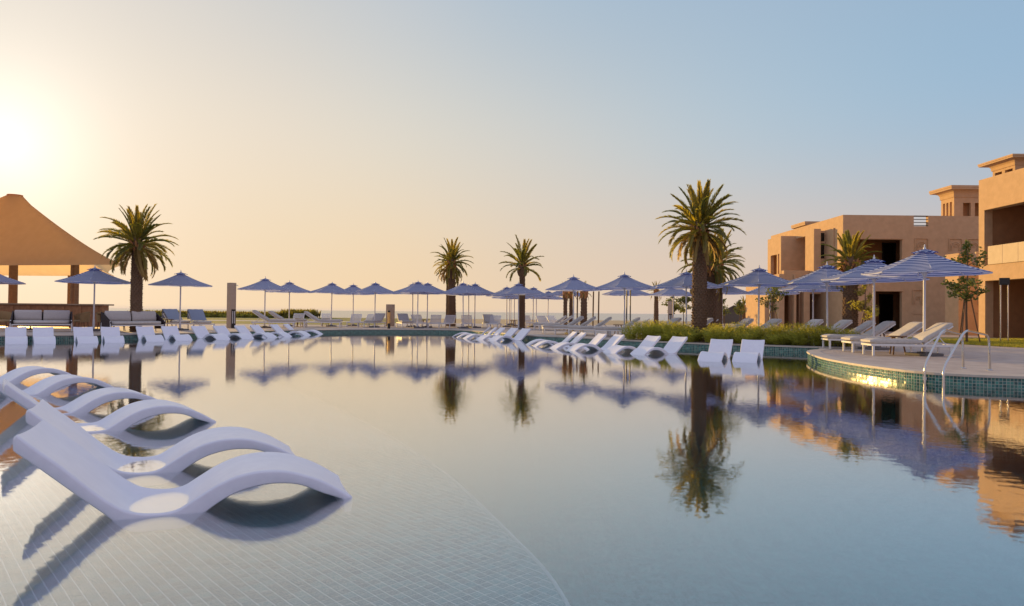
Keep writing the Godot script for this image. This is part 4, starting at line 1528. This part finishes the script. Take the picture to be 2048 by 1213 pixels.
func build_plants() -> void:
	var rg := RandomNumberGenerator.new()
	rg.seed = 31
	# soil bed behind the pool wall
	var bed := PackedVector2Array([Vector2(4.35, -25.85), Vector2(5.4, -24.7), Vector2(6.5, -23.75), Vector2(8.4, -22.8), Vector2(10.6, -21.7), Vector2(11.3, -22.6), Vector2(9.6, -24.6), Vector2(8.0, -26.2), Vector2(5.6, -27.2)])
	sheet("planting_bed", bed, DECK + 0.010, M.soil, "dark soil bed round the big palm behind the pool wall")
	var o := thing("feathery_hedge", "low feathery yellow-green hedge along the pool wall round the big palm", "hedge", Vector3(7.5, DECK, -24.0))
	var green := Shape.new()
	var pale := Shape.new()
	var k := 0
	while k < 95:
		var p := Vector2(rg.randf_range(4.2, 11.4), rg.randf_range(-27.2, -21.6))
		if not Geometry2D.is_point_in_polygon(p, bed):
			continue
		k += 1
		var d := Vector3(p.x - 7.5, 0.01, p.y + 24.0)
		feather_bush(green if rg.randf() < 0.55 else pale, d, rg.randf_range(0.30, 0.86) * (1.15 if rg.randf() < 0.2 else 1.0), 0.55, 34, rg)
	part("foliage", green, M.leaf_green, o)
	part("foliage", pale, M.leaf_light, o)
	# looser shrubs at its right end
	for q in [[10.75, -21.95, 0.62, "loose flowering shrub at the right end of the hedge, by the sunbeds"], [10.2, -22.3, 0.7, "rounded olive shrub in the hedge bed, second from its right end"]]:
		var b := thing("shrub", q[3], "shrub", Vector3(q[0], DECK + 0.01, q[1]), 0.0, "shrubs in the hedge bed")
		var s := Shape.new()
		feather_bush(s, Vector3.ZERO, q[2], 0.9, 60, rg)
		part("foliage", s, M.leaf_olive, b)
		s = Shape.new()
		leaf_clump(s, Vector3(0, q[2] * 0.5, 0), Vector3(0.4, q[2] * 0.45, 0.4), 420, 0.07, 0.02, rg)
		part("leaves", s, M.leaf_light, b)
	# trees
	young_tree("young green tree held by stakes before the sunlit right building", Vector3(16.75, DECK, -25.0), 3.8, 0.85, 0.13, 900, M.tree_leaf, 51, 3)
	young_tree("thin dry-leaved young tree behind the second parasol pole, before the middle building", Vector3(14.35, DECK, -27.6), 2.3, 0.62, 0.10, 900, M.leaf_dry, 52, 3)
	young_tree("young tree with leaves hanging under the parasols at the left building's corner", Vector3(13.3, DECK, -34.6), 2.6, 0.8, 0.12, 600, M.tree_leaf, 53, 2)
	young_tree("left one of the small trees seen under the parasols right of the big palm", Vector3(18.3, DECK, -58.5), 2.3, 0.85, 0.16, 500, M.tree_leaf, 54)
	young_tree("right one of the small trees seen under the parasols right of the big palm", Vector3(19.3, DECK, -57.5), 2.2, 0.8, 0.16, 500, M.tree_leaf, 55)
	young_tree("small tree directly left of the big palm trunk, far behind", Vector3(14.4, DECK, -57.0), 2.6, 1.0, 0.18, 700, M.tree_leaf, 56)
	young_tree("small tree behind the pale parasol pole left of the big palm", Vector3(13.0, DECK, -55.0), 2.5, 0.9, 0.18, 600, M.tree_leaf, 57)
	# dune hedge and grasses on the left
	o = thing("dune_hedge", "dark low dune hedge beyond the dry lawn, left of the shower pillar", "hedge", Vector3(-33, DECK, -84))
	green = Shape.new()
	for i in 900:
		leaf_clump(green, Vector3(rg.randf_range(-14, 7.0), rg.randf_range(0.05, 0.26) * (1.0 + 0.4 * sin(i * 1.7)), rg.randf_range(-1.2, 1.2)), Vector3(0.5, 0.16, 0.45), 16, 0.24, 0.06, rg)
	part("foliage", green, M.dune_leaf, o)
	# seed-headed grass
	var tuft := Shape.new()
	for i in 26:
		var a := rg.randf() * TAU
		var d := Vector3(cos(a), 0, sin(a))
		var hh := rg.randf_range(0.5, 1.0)
		var mid := d * 0.06 + Vector3(0, hh * 0.6, 0)
		var tip := d * 0.22 + Vector3(0, hh, 0)
		var side := Vector3(-d.z, 0, d.x) * 0.010
		tuft.poly([-side, side, mid + side * 0.8, tip, mid - side * 0.8], d)
	var mm := MultiMesh.new()
	mm.transform_format = MultiMesh.TRANSFORM_3D
	mm.mesh = tuft.mesh()
	mm.instance_count = 1500
	for i in 1500:
		var x := rg.randf_range(-47, -25)
		var z := -86.0 + rg.randfn() * 1.5
		var sz := rg.randf_range(0.55, 1.15) * (1.15 if x > -28.5 else 0.8)
		mm.set_instance_transform(i, Transform3D(Basis(Vector3.UP, rg.randf() * TAU).scaled(Vector3.ONE * sz), Vector3(x, DECK, z)))
	var g := MultiMeshInstance3D.new()
	g.name = numbered("dune_grass")
	g.multimesh = mm
	g.material_override = M.leaf_dry
	g.set_meta("kind", "stuff")
	add_child(g)
	tag(g, "pale seed-headed grasses along the dune hedge", "grass")
	# lawn blades on the strip at the right
	var blade := Shape.new()
	for i in 9:
		var a := i * 2.4
		var d := Vector3(cos(a), 0, sin(a))
		var side := Vector3(-d.z, 0, d.x) * 0.006
		var b := d * 0.03 * (i % 3)
		blade.poly([b - side, b + side, b + d * 0.02 + Vector3(0, 0.05 + 0.006 * i, 0)], d)
	mm = MultiMesh.new()
	mm.transform_format = MultiMesh.TRANSFORM_3D
	mm.mesh = blade.mesh()
	var strip := PackedVector2Array([Vector2(17.0, -27.5), Vector2(16.3, -25.0), Vector2(16.8, -22.6), Vector2(17.4, -20.6), Vector2(20.6, -17.6), Vector2(22.7, -24.0), Vector2(22.7, -30.0)])
	var spots := []
	while spots.size() < 9000:
		var p := Vector2(rg.randf_range(16.3, 22.8), rg.randf_range(-30.0, -17.5))
		if Geometry2D.is_point_in_polygon(p, strip):
			spots.append(p)
	mm.instance_count = spots.size()
	for i in spots.size():
		mm.set_instance_transform(i, Transform3D(Basis(Vector3.UP, rg.randf() * TAU).scaled(Vector3.ONE * rg.randf_range(0.7, 1.5)), Vector3(spots[i].x, DECK + 0.004, spots[i].y)))
	g = MultiMeshInstance3D.new()
	g.name = numbered("grass")
	g.multimesh = mm
	g.material_override = M.leaf_light
	g.set_meta("kind", "stuff")
	add_child(g)
	tag(g, "short green grass of the strip by the right building", "grass")
	# low mound far behind
	var s := Shape.new()
	var rows := []
	for i in 9:
		var f := i / 8.0
		var line := PackedVector3Array()
		for j in 24:
			var a := TAU * j / 24.0
			line.append(Vector3(25.5 + cos(a) * 4.5 * f, 0.1 + 1.9 * pow(1.0 - f, 0.8) * (1.0 + 0.15 * sin(a * 3.0)), -78.0 + sin(a) * 4.0 * f))
		rows.append(line)
	s.grid(rows, true, false)
	setting("mound", s, M.soil, "low dark mound far behind, left of the buildings")

# ---------------------------------------------------------------- sunbeds on the terrace
func sunbed_frame(o: Node3D, slats: bool) -> void:
	var s := Shape.new()
	for z in [-0.33, 0.33]:
		s.box(Vector3(1.02, 0.275, z), Vector3(1.96, 0.055, 0.045), 0.006)
	for x in [0.06, 0.72, 1.98]:
		s.box(Vector3(x, 0.275, 0), Vector3(0.045, 0.05, 0.615), 0.006)
	part("frame", s, M.white_paint, o)
	for x in [0.14, 1.94]:
		for z in [-0.325, 0.325]:
			s = Shape.new()
			s.box(Vector3(x, 0.124, z), Vector3(0.05, 0.247, 0.05), 0.006)
			part("leg", s, M.white_paint, o)
	# the raised back: rails, and a stay behind
	s = Shape.new()
	var foot := Vector3(0.74, 0.30, 0)
	var head := Vector3(0.10, 0.76, 0)
	var d := (head - foot).normalized()
	var turn := Basis(d, Vector3(-d.y, d.x, 0), Vector3.BACK)
	for z in [-0.31, 0.31]:
		s.box((foot + head) / 2 + Vector3(0, 0, z), Vector3((head - foot).length(), 0.035, 0.04), 0.005, turn)
		s.tube([Vector3(0.42, 0.52, z * 0.9), Vector3(0.22, 0.28, z * 0.9)], 0.011, 6)
	s.box(head + Vector3(0, 0, 0), Vector3(0.04, 0.035, 0.64), 0.005, turn)
	part("back_frame", s, M.white_paint, o)
	if slats:
		s = Shape.new()
		for k in 9:
			s.box(foot.lerp(head, (k + 0.5) / 9.0) + Vector3(0.008, 0.014, 0), Vector3(0.055, 0.012, 0.60), 0.003, turn)
		part("back_slats", s, M.white_paint, o)
		s = Shape.new()
		for k in 15:
			s.box(Vector3(0.82 + k * 0.08, 0.309, 0), Vector3(0.055, 0.012, 0.62), 0.003)
		part("seat_slats", s, M.white_paint, o)

func cushion(s: Shape, a: Vector3, b: Vector3, wide: float, thick: float) -> void:
	# a padded slab from a to b with round sides, slightly crowned
	var d := (b - a).normalized()
	var up := Vector3(-d.y, d.x, 0)
	if up.y < 0.0:
		up = -up
	var rows := []
	var n := 11
	for i in n:
		var f := i / (n - 1.0)
		var end := 1.0 - pow(absf(2.0 * f - 1.0), 12.0) * 0.55
		var line := PackedVector3Array()
		for k in 20:
			var w := TAU * k / 20.0
			var c := cos(w)
			var e := sin(w)
			var x := signf(c) * pow(absf(c), 0.25) * wide / 2 * (1.0 - 0.03 * (1.0 - end))
			var y := signf(e) * pow(absf(e), 0.4) * thick / 2 * end
			line.append(a.lerp(b, f) + up * (y + 0.006 * sin(PI * f * 3.0) * (1.0 if e > 0.0 else 0.0)) + Vector3(0, 0, x))
		rows.append(line)
	s.grid(rows, true, d.cross(Vector3.BACK).dot(up) > 0.0)
	for e in [0, n - 1]:
		var ring := []
		for p in rows[e]:
			ring.append(p)
		s.poly(ring, -d if e == 0 else d)

func make_sunbed(label: String) -> Node3D:
	var o := thing("cushioned_sunbed", label, "sunbed", Vector3.ZERO, 0.0, "cushioned sunbeds on the terrace")
	o.set_meta("base_name", "cushioned_sunbed")
	sunbed_frame(o, false)
	var s := Shape.new()
	cushion(s, Vector3(0.80, 0.365, 0), Vector3(2.02, 0.365, 0), 0.68, 0.125)
	part("seat_cushion", s, M.cushion, o)
	s = Shape.new()
	cushion(s, Vector3(0.80, 0.375, 0), Vector3(0.10, 0.83, 0), 0.68, 0.12)
	part("back_cushion", s, M.cushion, o)
	return o

func make_slatted(label: String) -> Node3D:
	var o := thing("slatted_sunbed", label, "sunbed", Vector3.ZERO, 0.0, "white slatted sunbeds behind the far pool edge")
	o.set_meta("base_name", "slatted_sunbed")
	sunbed_frame(o, true)
	return o

const SUNBEDS := [
	[11.05, -17.1, 172.0, 1.0, "nearest cushioned sunbed, beside the handrails with its back to the right"],
	[11.25, -18.6, 173.0, 1.0, "second nearest cushioned sunbed, behind the one beside the handrails"],
	[11.55, -20.5, 172.0, 1.0, "cushioned sunbed third from the handrails, under the second nearest parasol"],
	[11.9, -22.2, 168.0, 1.0, "cushioned sunbed fourth from the handrails, foot by the hedge's right end"],
	[12.4, -24.9, -176.0, 1.0, "cushioned sunbed before the stout palm trunk, behind the parasol pole"],
	[12.0, -26.4, -170.0, 1.0, "cushioned sunbed behind the right end of the hedge, back towards the white jamb"],
	[3.25, -39.2, 175.5, 1.0, "far cushioned sunbed with a sunlit foot end, leftmost before the dark trunks"],
	[3.5, -38.0, 175.0, 1.0, "cushioned sunbed next to the leftmost one with a sunlit foot end"],
	[3.45, -32.2, -176.0, 1.0, "cushioned sunbed under the broad middle parasol, left of its pole"],
	[3.95, -31.2, 173.0, 1.0, "cushioned sunbed under the broad middle parasol, right of its pole"],
	[4.5, -30.0, 171.5, 1.0, "cushioned sunbed with a dark table at its head, left of the dark twin posts"],
	[5.5, -28.7, 172.0, 1.0, "cushioned sunbed ending at the left tip of the hedge, back by the dark twin posts"],
	[7.05, -28.4, -168.0, 1.0, "cushioned sunbed directly left of the big palm trunk, behind the hedge"],
	[8.45, -28.6, -176.0, 1.0, "cushioned sunbed directly right of the big palm trunk, behind the hedge"],
	[9.7, -27.4, -173.0, 1.0, "cushioned sunbed behind the hedge under the large blue parasol, left one"],
	[10.6, -26.9, -168.0, 1.0, "cushioned sunbed behind the hedge under the large blue parasol, right one"],
	[-14.2, -37.0, 12.0, 1.15, "long cushioned sunbed right of the shower pillar, back to the left"],
	[-14.5, -40.4, 8.0, 1.1, "cushioned sunbed behind the one by the shower pillar"],
	[-12.2, -39.7, 8.0, 1.1, "cushioned sunbed before the open sea, its long mattress side on"],
	[-8.25, -42.8, -100.0, 1.0, "grey cushioned sunbed half hidden by the brass bollard light"],
	[-6.95, -42.9, -72.0, 1.0, "grey cushioned sunbed right of the tan cabinet, sunlit seat"],
	[-1.6, -44.5, -80.0, 1.0, "far grey cushioned sunbed in the slatted row, left of the middle palm"],
]

const SLATTED := [
	[-6.1, -43.0, -70.0, "white slatted sunbed below the parasol cluster left of the twin trunk palm"],
	[-4.8, -43.2, -88.0, "white slatted sunbed just left of the twin palm trunks"],
	[-3.8, -42.6, -97.0, "white slatted sunbed in front of the stout twin palm trunk"],
	[-2.9, -43.4, -85.0, "white slatted sunbed just right of the twin palm trunks, by a teak table"],
	[-1.0, -43.0, -95.0, "white slatted sunbed under the parasol left of the middle palm"],
	[-13.6, -43.5, -80.0, "white slatted sunbed behind the long cushioned one, right of the shower pillar"],
	[-12.4, -45.5, -75.0, "white slatted sunbed left of the three sea-front parasols"],
	[-9.9, -43.4, -85.0, "low white slatted sunbed between the poles of the three sea-front parasols"],
	[-8.9, -43.6, -95.0, "white slatted sunbed left of the tan cabinet"],
	[0.9, -47.5, -80.0, "white slatted sunbed behind the middle palm trunk"],
	[1.9, -45.8, -75.0, "white slatted sunbed right of the middle palm, nearest the trunk"],
	[2.7, -48.5, -70.0, "white slatted sunbed at the lone small far parasol"],
	[6.3, -30.6, 167.0, "white slatted sunbed behind the hedge right of the dark twin posts"],
	[9.2, -30.4, -174.0, "white slatted sunbed behind the hedge right of the second palm trunk"],
]

func build_deck_loungers() -> void:
	var first := make_sunbed(SUNBEDS[0][4])
	for i in SUNBEDS.size():
		var q: Array = SUNBEDS[i]
		var o := first if i == 0 else copy(first, Vector3.ZERO, 0.0, q[4])
		o.position = Vector3(q[0], DECK, q[1])
		o.rotation.y = deg_to_rad(q[2] + rng.randf_range(-1.5, 1.5))
		o.scale = Vector3.ONE * q[3]
	first = make_slatted(SLATTED[0][3])
	for i in SLATTED.size():
		var q: Array = SLATTED[i]
		var o := first if i == 0 else copy(first, Vector3.ZERO, 0.0, q[3])
		o.position = Vector3(q[0], DECK, q[1])
		o.rotation.y = deg_to_rad(q[2])

# ---------------------------------------------------------------- tables, sofas, lamps, rails
func make_table(label: String) -> Node3D:
	var o := thing("side_table", label, "side table", Vector3.ZERO, 0.0, "small round teak tables by the sunbeds")
	o.set_meta("base_name", "side_table")
	var s := Shape.new()
	s.lathe(Vector3.ZERO, [Vector2(0.235, 0.455), Vector2(0.25, 0.462), Vector2(0.25, 0.48), Vector2(0.24, 0.487)], 20)
	part("table_top", s, M.teak, o)
	for k in 3:
		s = Shape.new()
		var a := TAU * k / 3.0 + 0.3
		var d := Vector3(cos(a), 0, sin(a))
		s.tube([d * 0.22, d * 0.13 + Vector3(0, 0.457, 0)], [0.018, 0.026], 7)
		part("leg", s, M.teak, o)
	return o

const TABLES := [
	[10.05, -17.75, "teak side table between the two nearest sunbeds"],
	[11.6, -21.4, "teak side table between the third and fourth sunbeds from the handrails"],
	[10.9, -23.6, "teak side table at the right end of the hedge, below the shrub"],
	[4.9, -31.2, "teak side table with a dark top left of the hedge, before the sunbed backs"],
	[3.0, -40.0, "teak side table far behind the long grey sunbeds, by the dark trunks"],
	[7.4, -30.4, "teak side table behind the hedge, left of the big palm"],
	[2.9, -33.2, "teak side table at the foot of the sunlit sunbed backs under the broad parasol"],
	[-12.9, -41.2, "teak side table between the far sunbeds right of the shower pillar, left one"],
	[-11.4, -41.6, "teak side table between the far sunbeds right of the shower pillar, right one"],
	[-5.4, -42.6, "teak side table by the slatted sunbeds left of the twin trunk palm"],
	[-16.9, -33.4, "teak side table between the two towel chairs"],
	[0.1, -43.6, "teak side table left of the middle palm trunk"],
]

func padded(s: Shape, at: Vector3, size: Vector3, turn := Basis(), puff := 0.18) -> void:
	# a cushion: a box with bulging faces
	var rows := []
	var n := 9
	for i in n + 1:
		var v := -1.0 + 2.0 * i / n
		var line := PackedVector3Array()
		for k in 24:
			var w := TAU * k / 24.0
			var c := cos(w)
			var e := sin(w)
			var x := signf(c) * pow(absf(c), 0.35)
			var z := signf(e) * pow(absf(e), 0.6)
			var close := pow(maxf(0.0, 1.0 - pow(absf(v), 5.0)), 0.5)
			var p := Vector3(x * size.x / 2 * (0.96 + 0.04 * close), v * size.y / 2, z * size.z / 2 * (0.15 + 0.85 * close) * (1.0 + puff * (1.0 - v * v) * (1.0 - x * x)))
			line.append(at + turn * p)
		rows.append(line)
	s.grid(rows, true, true)

func sofa(called: String, label: String, at: Vector3, turn: float, wide: float, dark: bool) -> void:
	var o := thing(called, label, "sofa", at, turn)
	var side: Material = M.dark_wicker
	var s := Shape.new()
	# frame: four legs, seat rail, sloping arms
	for x in [-1.0, 1.0]:
		var leg := Shape.new()
		leg.tube([Vector3(x * wide / 2, 0, 0.40), Vector3(x * (wide / 2 - 0.02), 0.36, 0.38), Vector3(x * (wide / 2 - 0.02), 0.48, 0.36)], 0.022, 7)
		part("leg", leg, M.white_paint, o)
		leg = Shape.new()
		leg.tube([Vector3(x * wide / 2, 0, -0.42), Vector3(x * (wide / 2 - 0.02), 0.40, -0.40)], 0.022, 7)
		part("leg", leg, M.white_paint, o)
		# woven arm, high at the back and falling to the front
		var arm := Shape.new()
		var t := 0.05
		var x0: float = x * (wide / 2 - 0.03)
		var prof := [Vector2(-0.45, 0.12 if dark else 0.30), Vector2(0.40, 0.14 if dark else 0.30), Vector2(0.40, 0.44), Vector2(0.0, 0.64), Vector2(-0.45, 0.84)]
		var a := []
		var b := []
		for p in prof:
			a.append(Vector3(x0 - t / 2, p.y, p.x))
			b.append(Vector3(x0 + t / 2, p.y, p.x))
		arm.poly(a, Vector3.LEFT)
		arm.poly(b, Vector3.RIGHT)
		for k in prof.size():
			var j := (k + 1) % prof.size()
			var m := Vector3(0, (prof[k].y + prof[j].y) / 2 - 0.45, (prof[k].x + prof[j].x) / 2)
			arm.quad(a[k], a[j], b[j], b[k], m)
		part("arm", arm, side, o)
	s.box(Vector3(0, 0.29, -0.02), Vector3(wide - 0.08, 0.05, 0.80), 0.01)
	part("seat_frame", s, M.white_paint, o)
	s = Shape.new()
	s.box(Vector3(0, 0.55, -0.43), Vector3(wide - 0.04, 0.52, 0.05), 0.012, Basis(Vector3.RIGHT, -0.12))
	part("back_panel", s, side, o)
	s = Shape.new()
	padded(s, Vector3(0, 0.39, 0.0), Vector3(wide - 0.14, 0.15, 0.80), Basis(), 0.02)
	part("seat_cushion", s, M.cushion, o)
	for x in [-1.0, 1.0]:
		s = Shape.new()
		padded(s, Vector3(x * (wide / 4 - 0.03), 0.67, -0.27), Vector3(wide / 2 - 0.11, 0.44, 0.17), Basis(Vector3.RIGHT, -0.22), 0.2)
		part("back_cushion", s, M.pillow, o)

func armchair(label: String, at: Vector3, turn: float) -> void:
	var o := thing("wicker_armchair", label, "armchair", at, turn, "wicker armchairs under the tent")
	var s := Shape.new()
	var rows := []
	for i in 7:
		var f := i / 6.0
		var line := PackedVector3Array()
		for k in 15:
			var a := lerpf(-2.2, 2.2, k / 14.0) - PI / 2
			var rr := 0.29 + 0.04 * f
			var top := 0.40 + 0.44 * f * (0.55 + 0.45 * cos((a + PI / 2) * 0.65))
			line.append(Vector3(cos(a) * rr, top, sin(a) * rr))
		rows.append(line)
	s.grid(rows, false, true)
	var back := []
	for r in rows:
		var line := PackedVector3Array()
		for p in r:
			line.append(Vector3(p.x * 0.93, p.y, p.z * 0.93))
		back.append(line)
	s.grid(back, false, false)
	part("backrest", s, M.wicker, o)
	s = Shape.new()
	s.lathe(Vector3.ZERO, [Vector2(0.28, 0.37), Vector2(0.30, 0.39), Vector2(0.30, 0.43), Vector2(0.26, 0.47), Vector2(0.0, 0.48)], 18)
	part("seat", s, M.wicker, o)
	for k in 4:
		s = Shape.new()
		var a := TAU * k / 4.0 + PI / 4
		var d := Vector3(cos(a), 0, sin(a))
		s.tube([d * 0.31, d * 0.24 + Vector3(0, 0.39, 0)], [0.014, 0.02], 6)
		part("leg", s, M.teak, o)

func bistro_table(label: String, at: Vector3) -> void:
	var o := thing("bistro_table", label, "table", at, 0.0, "small dark tables under the tent")
	var s := Shape.new()
	s.lathe(Vector3.ZERO, [Vector2(0.36, 0.71), Vector2(0.37, 0.72), Vector2(0.37, 0.74), Vector2(0.0, 0.745)], 22)
	part("table_top", s, M.teak, o)
	s = Shape.new()
	s.lathe(Vector3.ZERO, [Vector2(0.22, 0.0), Vector2(0.22, 0.02), Vector2(0.03, 0.05), Vector2(0.03, 0.71)], 14)
	part("pedestal", s, M.dark_metal, o)

func towel_chair(label: String, at: Vector3, turn: float) -> void:
	var o := thing("towel_chair", label, "lounge chair", at, turn, "lounge chairs with towels over the back")
	sunbed_frame(o, false)
	var s := Shape.new()
	cushion(s, Vector3(0.80, 0.36, 0), Vector3(1.62, 0.36, 0), 0.66, 0.12)
	part("seat_cushion", s, M.cushion, o)
	# towel over the back: up one side, over the top rail, down behind
	s = Shape.new()
	var rows := []
	for p in [[0.80, 0.44], [0.55, 0.64], [0.28, 0.87], [0.16, 0.98], [0.09, 0.99], [0.05, 0.93], [0.06, 0.72], [0.07, 0.5]]:
		var line := PackedVector3Array()
		for k in 9:
			var z := lerpf(-0.35, 0.35, k / 8.0)
			line.append(Vector3(p[0], p[1] + 0.008 * sin(k * 1.9 + p[0] * 9.0), z))
		rows.append(line)
	s.grid(rows, false, false)
	part("towel", s, M.towel, o)

func make_bollard(label: String, at: Vector3) -> void:
	var o := thing("bollard_light", label, "bollard light", at)
	var s := Shape.new()
	s.lathe(Vector3.ZERO, [Vector2(0.085, 0.0), Vector2(0.085, 0.30)], 16)
	part("base", s, M.dark_metal, o)
	s = Shape.new()
	s.lathe(Vector3.ZERO, [Vector2(0.08, 0.30), Vector2(0.08, 0.92)], 16)
	part("shaft", s, M.brass, o)
	s = Shape.new()
	s.lathe(Vector3.ZERO, [Vector2(0.072, 0.92), Vector2(0.072, 0.98), Vector2(0.082, 0.985), Vector2(0.082, 1.02), Vector2(0.0, 1.025)], 16)
	part("cap", s, M.dark_metal, o)

func shower_pillar(label: String, at: Vector3, turn: float, h: float) -> void:
	var o := thing("shower_pillar", label, "outdoor shower", at, turn)
	var s := Shape.new()
	s.box(Vector3(0, h / 2, 0), Vector3(0.34, h, 0.34), 0.008)
	part("column", s, M.tan_stone, o)
	s = Shape.new()
	s.box(Vector3(0.02, 0.50, 0.178), Vector3(0.24, 1.0, 0.02), 0.004)
	var p := part("panel", s, M.dark_metal, o)
	for x in [-0.035, 0.075]:
		s = Shape.new()
		s.box(Vector3(x, 0.58, 0.190), Vector3(0.04, 0.66, 0.006), 0.002)
		part("strip", s, M.white_paint, p)
	s = Shape.new()
	s.tube([Vector3(0.06, h - 0.12, 0.17), Vector3(0.06, h - 0.12, 0.42), Vector3(0.06, h - 0.15, 0.43)], 0.012, 6)
	s.lathe(Vector3(0.06, h - 0.17, 0.43), [Vector2(0.07, 0.0), Vector2(0.07, 0.012), Vector2(0.01, 0.02)], 12)
	part("shower_head", s, M.steel, o)

func handrail(label: String, a: Vector3, b: Vector3) -> void:
	# from the water at a, over, to the terrace at b
	var o := thing("handrail", label, "handrail", Vector3(b.x, DECK, b.z), 0.0, "steel handrails at the pool steps")
	var d := b - a
	d.y = 0.0
	var key := [a + Vector3(0, -0.55, 0), a + Vector3(0, 0.34, 0), a + d * 0.44 + Vector3(0, 0.97, 0), a + d * 0.97 + Vector3(0, 0.86, 0), b + Vector3(0, 0.02, 0)]
	var pts := []
	# straight lengths with round bends
	for i in key.size():
		var p: Vector3 = key[i]
		if i == 0 or i == key.size() - 1:
			pts.append(p)
			continue
		var u: Vector3 = (key[i - 1] - p).normalized()
		var w: Vector3 = (key[i + 1] - p).normalized()
		var r := 0.20 if i == 2 else 0.15
		for k in 9:
			var f := k / 8.0
			pts.append((p + u * r).lerp(p, f).lerp(p.lerp(p + w * r, f), f))
	var s := Shape.new()
	for i in pts.size():
		pts[i] -= o.position
	s.tube(pts, 0.020, 14)
	part("rail", s, M.steel, o)
	s = Shape.new()
	s.lathe(Vector3.ZERO, [Vector2(0.055, 0.004), Vector2(0.055, 0.012), Vector2(0.03, 0.022)], 16)
	part("flange", s, M.steel, o)

func build_furniture() -> void:
	var first := make_table(TABLES[0][2])
	for i in TABLES.size():
		var q: Array = TABLES[i]
		var o := first if i == 0 else copy(first, Vector3.ZERO, 0.0, q[2])
		o.position = Vector3(q[0], DECK, q[1])
		o.rotation.y = i * 1.3
	handrail("left and farther steel handrail at the pool steps", Vector3(7.36, 0, -12.1), Vector3(8.78, DECK, -13.2))
	handrail("right and nearer steel handrail at the pool steps", Vector3(7.26, 0, -11.42), Vector3(9.0, DECK, -12.78))
	o_jet()
	sofa("pale_sofa", "pale two-seat sofa with grey back cushions at the left, before the bar", Vector3(-19.5, DECK, -28.2), 0.55, 2.1, false)
	sofa("wicker_sofa", "dark woven two-seat sofa with grey cushions below the left palm", Vector3(-15.9, DECK, -28.6), 0.95, 2.25, true)
	armchair("wicker armchair at the left edge of the picture, beside the pale sofa", Vector3(-21.2, DECK, -28.3), 1.0)
	armchair("wicker armchair right of the pale sofa, before the dark end of the bar", Vector3(-18.75, DECK, -29.6), -0.6)
	armchair("wicker armchair between the bar's end and the first whole parasol", Vector3(-18.35, DECK, -30.6), 0.9)
	armchair("wicker armchair left of the dark woven sofa, behind the parasol pole", Vector3(-17.35, DECK, -30.0), 2.2)
	bistro_table("small dark table before the dark end of the bar", Vector3(-18.7, DECK, -30.9))
	bistro_table("dark table left of the dark woven sofa", Vector3(-17.0, DECK, -31.0))
	bistro_table("small dark table left of the pale sofa", Vector3(-21.4, DECK, -30.2))
	towel_chair("towel chair right of the left palm, beside the wicker sofa's end", Vector3(-17.3, DECK, -34.2), deg_to_rad(-38))
	towel_chair("towel chair under the parasol right of the left palm", Vector3(-15.9, DECK, -34.0), deg_to_rad(-48))
	shower_pillar("tall tan shower pillar with a dark panel, right of the towel chairs", Vector3(-15.0, DECK, -36.3), 0.95, 2.42)
	shower_pillar("far tan shower pillar left of the big palm, among small trees", Vector3(11.9, DECK, -51.0), -0.3, 1.95)
	make_bollard("brass bollard light with a dark base, before the tan cabinet", Vector3(-6.95, DECK, -38.4))
	var o := thing("cabinet", "upright tan cabinet behind the brass bollard light", "cabinet", Vector3(-8.05, DECK, -45.0), 0.1)
	var s := Shape.new()
	s.box(Vector3(0, 0.72, 0), Vector3(0.54, 1.44, 0.5), 0.012)
	part("body", s, M.tan_stone, o)
	s = Shape.new()
	s.box(Vector3(0, 0.74, 0.252), Vector3(0.46, 1.28, 0.012), 0.004)
	part("door", s, M.tan_stone, o)
	# tall light with twin poles at the right building
	o = thing("twin_pole_light", "tall twin-pole light with a dark box on top before the right building", "lamp post", Vector3(18.62, DECK, -25.7), -0.6)
	for x in [-0.10, 0.13]:
		s = Shape.new()
		s.lathe(Vector3(x, 0, 0), [Vector2(0.024, 0.0), Vector2(0.024, 2.26)], 12)
		part("pole", s, M.steel, o)
	s = Shape.new()
	s.box(Vector3(0.015, 2.36, 0), Vector3(0.33, 0.26, 0.26), 0.008)
	part("lamp_box", s, M.dark_metal, o)
	s = Shape.new()
	s.box(Vector3(0.015, 0.015, 0), Vector3(0.42, 0.03, 0.26), 0.006)
	part("base", s, M.dark_metal, o)
	# dark twin posts
	o = thing("post_frame", "dark steel frame of two tall posts joined at the top, behind the broad parasol", "post frame", Vector3(6.35, DECK, -37.0), 0.1)
	for x in [-0.32, 0.32]:
		s = Shape.new()
		s.box(Vector3(x * 0.32, 1.2, 0), Vector3(0.055, 2.4, 0.055), 0.006)
		part("post", s, M.dark_metal, o)
	s = Shape.new()
	s.box(Vector3(0, 2.36, 0), Vector3(0.145, 0.08, 0.054), 0.006)
	part("crossbar", s, M.dark_metal, o)
	# thin stakes by the brown trunk
	for q in [[4.05, -42.2, "thin wooden stake right of the two close dark palm trunks"], [5.05, -42.3, "thin wooden stake right of the brown trunk, left one"], [5.35, -42.0, "dark post at the right end of the trunks under the broad middle parasol"]]:
		s = Shape.new()
		s.tube([Vector3(0, 0, 0), Vector3(0.01, 1.2, 0.0), Vector3(0.02, 2.35, 0)], 0.045, 7)
		tag(part("stake", s, M.teak, self, Transform3D(Basis(), Vector3(q[0], DECK, q[1]))), q[2], "stake")

func o_jet() -> void:
	# round inlet fitting set in the mosaic band
	var o := thing("pool_inlet", "small round steel inlet in the mosaic band between the two handrails", "pool inlet", Vector3(7.45, 0.07, -12.2), deg_to_rad(-28))
	var s := Shape.new()
	s.tube([Vector3(-0.06, 0, 0), Vector3(0.0, 0, 0)], 0.055, 16)
	part("cap", s, M.steel, o)
